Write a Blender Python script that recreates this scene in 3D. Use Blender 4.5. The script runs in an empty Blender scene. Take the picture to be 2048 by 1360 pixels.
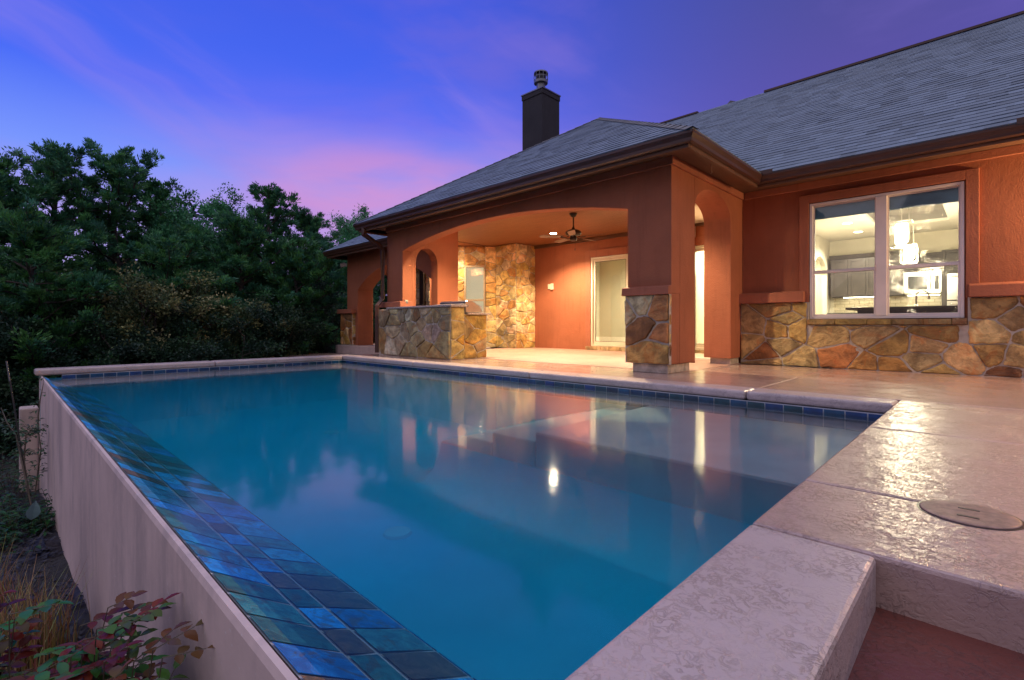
import bpy, math, random
import numpy as np
random.seed(7); RNG = np.random.default_rng(7)
SC = bpy.context.scene; COL = SC.collection; D = bpy.data

def lin(c):
    return tuple(((v/255)/12.92 if v/255 <= .04045 else ((v/255+.055)/1.055)**2.4) for v in c)

# ------------------------------------------------------------------ camera
YAW = math.radians(44.02)
FW = (-math.sin(YAW), math.cos(YAW)); RT = (math.cos(YAW), math.sin(YAW))
cam_d = D.cameras.new('camera'); cam = D.objects.new('camera', cam_d); COL.objects.link(cam)
cam.location = (0, 0, .6); cam.rotation_euler = (math.pi/2, 0, YAW)
cam_d.sensor_width = 36; cam_d.lens = 36*990/2048; cam_d.shift_y = -29/2048
cam_d.clip_start = .05; cam_d.clip_end = 2000
SC.camera = cam
def at(px, d, z=0):            # a ground position seen at photo column px and depth d
    l = d*(px-1024)/990
    return (FW[0]*d+RT[0]*l, FW[1]*d+RT[1]*l, z)

# ------------------------------------------------------------------ render / view
SC.view_settings.view_transform = 'Standard'; SC.view_settings.look = 'None'
SC.view_settings.exposure = .28; SC.view_settings.gamma = 1
SC.render.engine = 'CYCLES'
SC.cycles.use_denoising = True
SC.cycles.max_bounces = 10; SC.cycles.diffuse_bounces = 4; SC.cycles.glossy_bounces = 4
SC.cycles.volume_bounces = 2; SC.cycles.transmission_bounces = 6; SC.cycles.transparent_max_bounces = 12
SC.cycles.sample_clamp_indirect = 40; SC.cycles.sample_clamp_direct = 0
SC.cycles.caustics_reflective = False; SC.cycles.caustics_refractive = False

# ------------------------------------------------------------------ node helper
class NT:
    def __init__(s, tree): s.t = tree; s.n = tree.nodes; s.l = tree.links
    def new(s, typ, ins=None, **props):
        n = s.n.new(typ)
        for k, v in props.items(): setattr(n, k, v)
        if ins:
            for k, v in ins.items():
                sock = n.inputs[k]
                if isinstance(v, bpy.types.NodeSocket): s.l.new(v, sock)
                else: sock.default_value = v
        return n
    def math(s, op, a, b=None, c=None, clamp=False):
        n = s.new('ShaderNodeMath', operation=op, use_clamp=clamp)
        for i, v in enumerate((a, b, c)):
            if v is None: continue
            if isinstance(v, bpy.types.NodeSocket): s.l.new(v, n.inputs[i])
            else: n.inputs[i].default_value = v
        return n.outputs[0]
    def smooth(s, x, a, b):
        n = s.new('ShaderNodeMapRange', {'Value': x, 'From Min': a, 'From Max': b}, interpolation_type='SMOOTHSTEP')
        return n.outputs[0]
    def ramp(s, fac, stops, interp='LINEAR'):
        n = s.new('ShaderNodeValToRGB', {'Fac': fac}); r = n.color_ramp; r.interpolation = interp
        while len(r.elements) < len(stops): r.elements.new(.5)
        for e, (p, c) in zip(r.elements, stops):
            e.position = p; e.color = (*c, 1) if len(c) == 3 else c
        return n.outputs[0]
    def mix(s, fac, a, b, mode='MIX'):
        n = s.new('ShaderNodeMix', data_type='RGBA', blend_type=mode)
        for i, v in ((0, fac), (6, a), (7, b)):
            if isinstance(v, bpy.types.NodeSocket): s.l.new(v, n.inputs[i])
            else: n.inputs[i].default_value = v if i == 0 else ((*v, 1) if len(v) == 3 else v)
        return n.outputs[2]
    def noise(s, vec, scale, detail=3, rough=.5, dist=0, out=0):
        n = s.new('ShaderNodeTexNoise', {'Scale': scale, 'Detail': detail, 'Roughness': rough, 'Distortion': dist})
        if vec is not None: s.l.new(vec, n.inputs['Vector'])
        return n.outputs[out]
    def mapping(s, vec, scale=(1, 1, 1), rot=(0, 0, 0), loc=(0, 0, 0)):
        return s.new('ShaderNodeMapping', {'Vector': vec, 'Scale': scale, 'Rotation': rot, 'Location': loc}).outputs[0]
    def bump(s, h, strength=.5, dist=.01, normal=None):
        n = s.new('ShaderNodeBump', {'Height': h, 'Strength': strength, 'Distance': dist})
        if normal is not None: s.l.new(normal, n.inputs['Normal'])
        return n.outputs[0]

# ------------------------------------------------------------------ world: dusk sky
W = D.worlds.new('World'); SC.world = W; W.use_nodes = True
w = NT(W.node_tree); w.n.clear()
dirv = w.new('ShaderNodeTexCoord').outputs['Generated']
sep = w.new('ShaderNodeSeparateXYZ', {'Vector': dirv}); zz = sep.outputs[2]
def ddot(v): return w.new('ShaderNodeVectorMath', {0: dirv, 1: v}, operation='DOT_PRODUCT').outputs['Value']
side = ddot((RT[0], RT[1], 0)); fwd = ddot((FW[0], FW[1], 0))
leftc = w.ramp(zz, [(0, lin((190, 172, 238))), (.18, lin((170, 160, 240))), (.26, lin((120, 148, 252))), (.37, lin((72, 106, 246))), (.55, lin((62, 90, 226)))])
rightc = w.ramp(zz, [(0, lin((170, 145, 210))), (.2, lin((126, 106, 190))), (.36, lin((92, 82, 168))), (.55, lin((74, 76, 148)))])
sky = w.mix(w.smooth(side, -.22, .55), leftc, rightc)
# large soft cloud tints, then pink cloud banks low in the sky
warp = w.noise(w.mapping(dirv, (1, 1, 2.2)), 1.6, 3, .5, 0, 1)
wv = w.new('ShaderNodeVectorMath', {0: dirv, 1: w.new('ShaderNodeVectorMath', {0: warp, 1: (.28, .28, .12)}, operation='MULTIPLY').outputs[0]}, operation='ADD').outputs[0]
soft = w.noise(w.mapping(wv, (1.1, 1.1, 3.2), (0, .25, .3)), 2.3, 5, .55)
sky = w.mix(w.math('MULTIPLY', w.math('MULTIPLY', w.smooth(soft, .42, .75), w.smooth(side, -.75, .1)), .5), sky, lin((128, 108, 206)))
st = w.noise(w.mapping(wv, (1.2, 1.2, 6.5), (.35, -.42, .2), (.3, .1, .2)), 2.6, 4, .5)
pinkmask = w.math('MULTIPLY', w.smooth(zz, .46, .18), w.smooth(side, -.68, -.36))
pinkmask = w.math('MULTIPLY', pinkmask, w.smooth(side, .42, .05))
pinkmask = w.math('MULTIPLY', pinkmask, w.smooth(st, .34, .72))
sky = w.mix(w.math('MULTIPLY', pinkmask, .4), sky, lin((214, 142, 208)))
glow = w.math('MULTIPLY', w.math('MULTIPLY', w.smooth(zz, .46, .16), w.smooth(side, -.66, -.3)), w.smooth(side, .45, -.05))
sky = w.mix(w.math('MULTIPLY', glow, .45), sky, lin((186, 148, 222)))
ca, sa = math.cos(-.5), math.sin(-.5)
sp = w.math('ADD', w.math('MULTIPLY', side, ca), w.math('MULTIPLY', zz, sa)); sq = w.math('ADD', w.math('MULTIPLY', side, -sa), w.math('MULTIPLY', zz, ca))
sv = w.new('ShaderNodeCombineXYZ', {0: w.math('MULTIPLY', sp, 1.6), 1: w.math('MULTIPLY', sq, 8.0), 2: 3.7}).outputs[0]
sv = w.new('ShaderNodeVectorMath', {0: sv, 1: w.new('ShaderNodeVectorMath', {0: warp, 1: (.8, 1.6, 0)}, operation='MULTIPLY').outputs[0]}, operation='ADD').outputs[0]
stk = w.smooth(w.noise(sv, 1.0, 5, .55), .46, .70)
stk = w.math('MULTIPLY', stk, w.math('MULTIPLY', w.smooth(side, .35, -.1), w.smooth(zz, .56, .40)))
sky = w.mix(w.math('MULTIPLY', stk, .38), sky, lin((160, 134, 226)))
# a stronger pink bank left of the chimney
bx = w.math('DIVIDE', w.math('SUBTRACT', side, -.235), .22); bz = w.math('DIVIDE', w.math('SUBTRACT', zz, .25), .085)
bank = w.smooth(w.math('ADD', w.math('MULTIPLY', bx, bx), w.math('MULTIPLY', bz, bz)), 1.6, 0.0)
bank = w.math('MULTIPLY', bank, w.smooth(w.noise(w.mapping(wv, (1, 1, 4)), 4, 4, .5), .22, .62))
sky = w.mix(w.math('MULTIPLY', bank, .56), sky, lin((230, 146, 194)))
# brighter, more neutral dome overhead and towards the afterglow behind the camera
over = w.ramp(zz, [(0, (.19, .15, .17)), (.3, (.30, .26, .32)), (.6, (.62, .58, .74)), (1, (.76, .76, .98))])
sky = w.mix(1, sky, (.86, .87, .84), 'MULTIPLY')
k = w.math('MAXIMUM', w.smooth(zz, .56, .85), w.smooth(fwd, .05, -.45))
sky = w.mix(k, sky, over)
sky = w.mix(w.smooth(zz, 0, -.06), sky, (.02, .025, .03))
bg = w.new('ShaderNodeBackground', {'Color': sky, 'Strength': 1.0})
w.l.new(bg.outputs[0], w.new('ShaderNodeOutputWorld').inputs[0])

# sun already down: only its soft last glow from low behind the camera's left
sd = D.lights.new('sun', 'SUN'); so = D.objects.new('sun', sd); COL.objects.link(so)
sd.energy = .12; sd.angle = math.radians(40); sd.color = (1, .8, .78)
so.rotation_euler = (math.radians(72), 0, math.radians(-25))

# ------------------------------------------------------------------ materials
def mat(name):
    m = D.materials.new(name); m.use_nodes = True; t = NT(m.node_tree); t.n.clear()
    return m, t
def finish(t, shader, volume=None):
    o = t.new('ShaderNodeOutputMaterial'); t.l.new(shader, o.inputs[0])
    if volume is not None: t.l.new(volume, o.inputs[1])
def pbr(name, color, rough=.5, metal=0, spec=.5, var=.12, vscale=3, bscale=0, bstr=.3, bdist=.004, attr=False, coat=0, emis=None, estr=0, sub=0):
    m, t = mat(name)
    co = t.new('ShaderNodeTexCoord').outputs['Object']
    n = t.noise(co, vscale, 4, .6)
    if attr:
        base = t.new('ShaderNodeAttribute', attribute_name='Col').outputs['Color']
        if color is not None: base = t.mix(1, base, color, 'MULTIPLY')
        lo = t.mix(1, base, (1-var,)*3, 'MULTIPLY'); hi = t.mix(1, base, (1+var,)*3, 'MULTIPLY')
    else:
        lo = tuple(max(0, c*(1-var)) for c in color); hi = tuple(c*(1+var) for c in color)
    c = t.mix(t.smooth(n, .3, .7), lo, hi)
    ins = {'Base Color': c, 'Roughness': rough, 'Metallic': metal, 'Specular IOR Level': spec, 'Coat Weight': coat, 'Coat Roughness': .1}
    if bscale:
        ins['Normal'] = t.bump(t.noise(co, bscale, 4, .6), bstr, bdist)
    if emis is not None:
        ins['Emission Color'] = (*emis, 1); ins['Emission Strength'] = estr
    if sub: ins['Subsurface Weight'] = sub
    p = t.new('ShaderNodeBsdfPrincipled', ins); finish(t, p.outputs[0]); return m
M = {}
# stucco with trowelled texture
def stucco(name, c):
    m, t = mat(name); co = t.new('ShaderNodeTexCoord').outputs['Object']
    big = t.noise(co, .9, 4, .6); mid = t.noise(co, 7, 5, .6)
    col = t.mix(t.smooth(big, .3, .7), tuple(v*.86 for v in c), tuple(v*1.12 for v in c))
    col = t.mix(t.math('MULTIPLY', t.smooth(mid, .45, .75), .25), col, tuple(v*.8 for v in c))
    run = t.noise(t.mapping(co, (5, 5, .35)), 3, 4, .6)
    col = t.mix(t.math('MULTIPLY', t.smooth(run, .50, .75), .38), col, tuple(v*.62 for v in c))
    h = t.math('ADD', t.noise(co, 60, 4, .6), t.math('MULTIPLY', t.noise(co, 14, 3, .5), .8))
    p = t.new('ShaderNodeBsdfPrincipled', {'Base Color': col, 'Roughness': .78, 'Specular IOR Level': .3, 'Normal': t.bump(h, .6, .008)})
    finish(t, p.outputs[0]); return m
M['stucco'] = stucco('terracotta_stucco', (.335, .112, .055))
M['trim'] = stucco('terracotta_trim', (.335, .115, .064))
M['chimney'] = stucco('grey_stucco', (.042, .04, .042))
# stone
def stone(name, gray=0):
    m, t = mat(name); co = t.new('ShaderNodeTexCoord').outputs['Object']
    base = t.new('ShaderNodeAttribute', attribute_name='Col').outputs['Color']
    a = t.noise(co, 5, 6, .68, .6); b = t.noise(co, 19, 5, .7); c2 = t.noise(t.mapping(co, (1, 1, 1), (0, 0, 0), (5, 3, 1)), 3.2, 5, .65, 1.2)
    col = t.mix(t.smooth(a, .35, .68), t.mix(1, base, (.5, .45, .4), 'MULTIPLY'), t.mix(1, base, (1.3, 1.25, 1.15), 'MULTIPLY'))
    col = t.mix(t.math('MULTIPLY', t.smooth(c2, .52, .64), .55), col, t.mix(1, base, (.95, .5, .25), 'MULTIPLY'))
    col = t.mix(t.math('MULTIPLY', t.smooth(b, .58, .7), .6), col, t.mix(1, base, (.3, .24, .2), 'MULTIPLY'))
    h = t.math('ADD', t.math('MULTIPLY', a, 1.4), t.math('ADD', t.math('MULTIPLY', b, .7), t.math('MULTIPLY', t.noise(co, 70, 4, .7), .25)))
    p = t.new('ShaderNodeBsdfPrincipled', {'Base Color': col, 'Roughness': .55, 'Specular IOR Level': .4, 'Normal': t.bump(h, 1.0, .022)})
    finish(t, p.outputs[0]); return m
M['stone'] = stone('flagstone')
M['mortar'] = pbr('mortar', (.40, .36, .31), .85, var=.2, vscale=9, bscale=45, bstr=.6)
# roof
def shingle_mat():
    m, t = mat('asphalt_shingle'); co = t.new('ShaderNodeTexCoord').outputs['Object']
    base = t.new('ShaderNodeAttribute', attribute_name='Col').outputs['Color']
    g = t.noise(co, 160, 2, .8)
    col = t.mix(t.smooth(g, .3, .7), t.mix(1, base, (.78,)*3, 'MULTIPLY'), t.mix(1, base, (1.2,)*3, 'MULTIPLY'))
    p = t.new('ShaderNodeBsdfPrincipled', {'Base Color': col, 'Roughness': .62, 'Specular IOR Level': .45, 'Normal': t.bump(g, .4, .003)})
    finish(t, p.outputs[0]); return m
M['shingle'] = shingle_mat()
M['gutter'] = pbr('brown_gutter_paint', (.062, .025, .017), .38, var=.15, vscale=2)
M['soffit'] = pbr('brown_soffit', (.11, .05, .026), .6, var=.15, vscale=2)
# beadboard ceiling
def beadboard():
    m, t = mat('beadboard'); co = t.new('ShaderNodeTexCoord').outputs['Object']
    yy = t.new('ShaderNodeSeparateXYZ', {'Vector': co}).outputs[1]
    fr = t.math('FRACT', t.math('MULTIPLY', yy, 11)); gap = t.math('MULTIPLY', t.smooth(fr, .0, .07), t.smooth(fr, 1, .93))
    gr = t.noise(t.mapping(co, (1, 14, 1)), 3, 4, .6)
    col = t.mix(t.smooth(gr, .3, .7), (.19, .07, .024), (.26, .10, .036))
    col = t.mix(gap, (.16, .06, .03), col)
    p = t.new('ShaderNodeBsdfPrincipled', {'Base Color': col, 'Roughness': .5, 'Normal': t.bump(gap, .7, .008)})
    finish(t, p.outputs[0]); return m
M['ceiling'] = beadboard()
# wet knock-down deck coating
def deck_mat(name, c, wet=.5, film=True, relief=1.):
    m, t = mat(name); co = t.new('ShaderNodeTexCoord').outputs['Object']
    n1 = t.noise(co, 40, 6, .62, .9)
    n2 = t.noise(co, 1.3, 4, .6); n3 = t.noise(co, 130, 3, .6)
    plate = t.smooth(n1, .42, .53)                      # flat trowelled islands over a lower rough base
    stain = t.noise(t.mapping(co, (1, 1, 1), loc=(3, 1, 0)), .55, 5, .62)
    col = t.mix(t.smooth(n2, .3, .7), tuple(v*.88 for v in c), tuple(v*1.08 for v in c))
    col = t.mix(t.math('MULTIPLY', t.smooth(stain, .45, .7), .35), col, tuple(v*.72 for v in c))
    edge = t.math('MULTIPLY', t.smooth(n1, .38, .46), t.smooth(n1, .54, .46))
    patch = t.smooth(t.noise(co, 5.5, 4, .6), .36, .62)
    col = t.mix(t.math('MULTIPLY', t.math('MULTIPLY', edge, patch), .5), col, tuple(v*.42 for v in c))
    grit = t.noise(co, 210, 2, .6); col = t.mix(t.math('MULTIPLY', t.smooth(grit, .62, .72), .35), col, tuple(v*.5 for v in c))
    h = t.math('ADD', t.math('MULTIPLY', plate, t.math('ADD', t.math('MULTIPLY', patch, .9), .25)), t.math('MULTIPLY', n3, .5))
    pool = t.smooth(t.noise(co, 2.6, 4, .6), .40, .60)
    rough = t.new('ShaderNodeMapRange', {'Value': pool, 'To Min': .17, 'To Max': .07}).outputs[0]
    nb = t.bump(h, .55*relief, .0035)
    nb2 = t.bump(t.math('ADD', h, t.math('MULTIPLY', t.noise(co, 22, 3, .6), 1.0)), .5*relief, .0035)
    p = t.new('ShaderNodeBsdfPrincipled', {'Base Color': col, 'Roughness': .5, 'Specular IOR Level': .4, 'Normal': nb,
        'Coat Weight': wet, 'Coat Roughness': rough, 'Coat IOR': 1.33, 'Coat Normal': nb2})
    finish(t, p.outputs[0]); return m
M['deck'] = deck_mat('wet_deck_coating', (.44, .30, .26), .9)
M['deckfar'] = deck_mat('wet_deck_smooth', (.46, .31, .26), 1.0, True, .14)
M['coping'] = deck_mat('deck_coping', (.50, .40, .385), .45)
M['tread'] = deck_mat('red_stained_tread', (.15, .035, .025), .7)
M['porchfloor'] = deck_mat('porch_floor', (.44, .275, .215), .15)
M['joint'] = pbr('dark_joint', (.05, .045, .045), .9)  # dark bed colour showing between the deck slabs
def poolwall():
    m, t = mat('pool_wall_render'); co = t.new('ShaderNodeTexCoord').outputs['Object']
    c = (.62, .475, .42)
    a = t.noise(t.mapping(co, (1.6, 1.6, .3)), 1.3, 5, .7); b = t.noise(co, 1.1, 5, .65); f = t.noise(co, 26, 4, .6)
    col = t.mix(t.smooth(b, .3, .7), tuple(v*.85 for v in c), tuple(v*1.1 for v in c))
    col = t.mix(t.math('MULTIPLY', t.smooth(t.math('MULTIPLY', a, t.math('ADD', t.math('MULTIPLY', t.noise(co, 9, 4, .7), .5), .75)), .44, .68), .45), col, (.24, .205, .205))
    sp = t.noise(co, 48, 2, .5)
    col = t.mix(t.math('MULTIPLY', t.smooth(sp, .70, .74), .5), col, (.7, .66, .66))
    p = t.new('ShaderNodeBsdfPrincipled', {'Base Color': col, 'Roughness': .6, 'Normal': t.bump(t.math('ADD', f, t.noise(co, 2, 3)), .25, .004)})
    finish(t, p.outputs[0]); return m
M['poolwall'] = poolwall()
M['shelfplaster'] = pbr('pale_pool_plaster', (.46, .33, .37), .7, var=.1, vscale=2)
M['plaster'] = pbr('pool_plaster', (.13, .40, .53), .7, var=.12, vscale=.9)
def slate():
    m, t = mat('blue_slate_tile'); co = t.new('ShaderNodeTexCoord').outputs['Object']
    base = t.new('ShaderNodeAttribute', attribute_name='Col').outputs['Color']
    n = t.noise(co, 13, 6, .7, 1.5); n2 = t.noise(co, 6.5, 5, .7, 2)
    col = t.mix(t.smooth(n, .35, .65), t.mix(1, base, (.55, .6, .7), 'MULTIPLY'), t.mix(1, base, (1.35, 1.3, 1.2), 'MULTIPLY'))
    col = t.mix(t.math('MULTIPLY', t.smooth(n2, .50, .62), .65), col, (.11, .085, .055))
    p = t.new('ShaderNodeBsdfPrincipled', {'Base Color': col, 'Roughness': .5, 'Normal': t.bump(n, .5, .006)})
    finish(t, p.outputs[0]); return m
M['slate'] = slate()
M['grout'] = pbr('grout', (.40, .42, .46), .7)
M['tile'] = pbr('blue_glass_tile', None, .2, attr=True, var=.25, vscale=12, coat=.15)
def water(top=True):
    m, t = mat('pool_water' if top else 'pool_water_body'); co = t.new('ShaderNodeTexCoord').outputs['Object']
    h = t.math('ADD', t.noise(co, 2.2, 2, .5), t.math('MULTIPLY', t.noise(co, 9, 2, .5), .25))
    nb = t.bump(h, .13, .012)
    fr = t.new('ShaderNodeFresnel', {'IOR': 1.33, 'Normal': nb}).outputs[0]
    g = t.new('ShaderNodeBsdfGlossy', {'Color': (1, 1, 1, 1), 'Roughness': .085, 'Normal': nb})
    tr = t.new('ShaderNodeBsdfTransparent', {'Color': (.94, .98, 1, 1)})
    s = t.new('ShaderNodeMixShader', {0: fr, 1: tr.outputs[0], 2: g.outputs[0]})
    if not top: s = t.new('ShaderNodeBsdfTransparent', {'Color': (1, 1, 1, 1)})
    va = t.new('ShaderNodeVolumeAbsorption', {'Color': (.0, .92, 1, 1), 'Density': 1.1})
    vs = t.new('ShaderNodeVolumeScatter', {'Color': (.0, .68, .90, 1), 'Density': .30})
    v = t.new('ShaderNodeAddShader', {0: va.outputs[0], 1: vs.outputs[0]})
    finish(t, s.outputs[0], v.outputs[0]); return m
M['water'] = water(); M['waterbody'] = water(False)
M['white'] = pbr('white_vinyl', (.66, .60, .58), .4, var=.05)
M['doorframe'] = pbr('cream_vinyl', (.62, .54, .42), .4, var=.06)
M['tanframe'] = pbr('tan_window_frame', (.34, .26, .17), .45, var=.08)
def glass(name, drops=0., tint=(.93, .96, .95)):
    m, t = mat(name); co = t.new('ShaderNodeTexCoord').outputs['Object']
    fr = t.new('ShaderNodeFresnel', {'IOR': 1.5}).outputs[0]
    g = t.new('ShaderNodeBsdfGlossy', {'Color': (1, 1, 1, 1), 'Roughness': .015})
    tr = t.new('ShaderNodeBsdfTransparent', {'Color': (*tint, 1)})
    s = t.new('ShaderNodeMixShader', {0: fr, 1: tr.outputs[0], 2: g.outputs[0]}).outputs[0]
    if drops:
        vo = t.new('ShaderNodeTexVoronoi', {'Vector': t.mapping(co, (1, 1, .75)), 'Scale': 95})
        dm = t.math('LESS_THAN', vo.outputs['Distance'], t.math('MULTIPLY', t.math('SUBTRACT', t.noise(co, 3.1, 4, .6), .44, clamp=True), drops))
        rf = t.new('ShaderNodeBsdfRefraction', {'Color': (1, 1, 1, 1), 'IOR': 1.33, 'Roughness': .25, 'Normal': t.bump(vo.outputs['Distance'], 1, .02)})
        s = t.new('ShaderNodeMixShader', {0: t.math('MULTIPLY', dm, .28), 1: s, 2: rf.outputs[0]}).outputs[0]
    finish(t, s); return m
M['glass'] = glass('window_glass'); M['wetglass'] = glass('rain_spotted_glass', 4.)
M['granite'] = pbr('granite', (.38, .33, .30), .25, var=.55, vscale=55, coat=.3)
M['steel'] = pbr('stainless_steel', (.62, .60, .57), .28, metal=1, var=.08)
M['black'] = pbr('black_paint', (.012, .012, .013), .35)
M['bronze'] = pbr('dark_bronze', (.028, .016, .012), .38, metal=.4)
M['iron'] = pbr('black_iron', (.012, .012, .013), .5)
M['blade'] = pbr('fan_blade_wood', (.19, .12, .08), .5, var=.2, vscale=8)
M['plate'] = pbr('almond_plastic', (.60, .52, .40), .4)
M['galv'] = pbr('galvanised_metal', (.20, .21, .23), .4, metal=.7, var=.2)
M['intwall'] = pbr('greige_wall_paint', (.50, .46, .34), .8, var=.03)
M['kitwall'] = pbr('warm_white_wall', (.70, .66, .55), .8, var=.03)
M['intceil'] = pbr('white_ceiling', (.78, .75, .68), .85, var=.02)
M['intfloor'] = pbr('tile_floor', (.35, .28, .2), .4, var=.1)
M['base'] = pbr('white_baseboard', (.75, .70, .58), .45, var=.02)
M['cabinet'] = pbr('dark_stained_cabinet', (.04, .032, .03), .5, var=.2, vscale=4)
M['tray'] = pbr('grey_tray_paint', (.30, .28, .26), .8, var=.05)
M['counter'] = pbr('dark_granite', (.05, .045, .042), .2, var=.5, vscale=60)
M['blind'] = pbr('blue_grey_blind', (.24, .46, .62), .6, var=.1)
M['shade'] = pbr('cream_shade_with_glow', (.62, .56, .40), .8, var=.02, emis=(1, .86, .56), estr=.45)  # emission stands in for room light coming through the shade
def subway():
    m, t = mat('subway_tile'); co = t.new('ShaderNodeTexCoord').outputs['Object']
    v = t.mapping(co, (1, 1, 1), (math.pi/2, 0, 0))
    b = t.new('ShaderNodeTexBrick', {'Vector': v, 'Color1': (.62, .55, .40, 1), 'Color2': (.70, .62, .46, 1), 'Mortar': (.42, .36, .26, 1), 'Scale': 1, 'Mortar Size': .006, 'Brick Width': .2, 'Row Height': .075})
    p = t.new('ShaderNodeBsdfPrincipled', {'Base Color': b.outputs[0], 'Roughness': .25}); finish(t, p.outputs[0]); return m
M['subway'] = subway()
def emit(name, c, s):
    m, t = mat(name); e = t.new('ShaderNodeEmission', {'Color': (*c, 1), 'Strength': s}); finish(t, e.outputs[0]); return m
M['lamp'] = emit('warm_lamp', (1, .80, .52), 260)
M['kitlamp'] = emit('kitchen_lamp', (1, .88, .66), 12)
M['crystal'] = emit('glowing_crystal', (1, .78, .45), 60)
M['striplamp'] = emit('strip_lamp', (1, .86, .6), 14)
# ground and plants
M['earth'] = pbr('dark_earth', (.020, .019, .017), .9, var=.4, vscale=1.5, bscale=14, bstr=.8, bdist=.05)
M['mulch'] = pbr('black_mulch', None, .55, attr=True, var=.3)
def leafmat(name, gl=.4, trans=.25, sp=.3):
    m, t = mat(name)
    base = t.new('ShaderNodeAttribute', attribute_name='Col').outputs['Color']
    p = t.new('ShaderNodeBsdfPrincipled', {'Base Color': base, 'Roughness': gl, 'Specular IOR Level': sp})
    tr = t.new('ShaderNodeBsdfTranslucent', {'Color': base})
    s = t.new('ShaderNodeMixShader', {0: trans, 1: p.outputs[0], 2: tr.outputs[0]}); finish(t, s.outputs[0]); return m
M['leaf'] = leafmat('leaf', .45); M['wetleaf'] = leafmat('wet_leaf', .25, .12, .16)
M['bark'] = pbr('bark', (.055, .045, .04), .85, var=.35, vscale=9, bscale=30, bstr=.8, bdist=.02)
M['stem'] = pbr('plant_stem', (.07, .05, .03), .6, var=.3)
M['rock'] = pbr('pale_rock', (.16, .14, .11), .8, var=.25, vscale=12, bscale=20, bstr=.6, bdist=.02)

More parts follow.
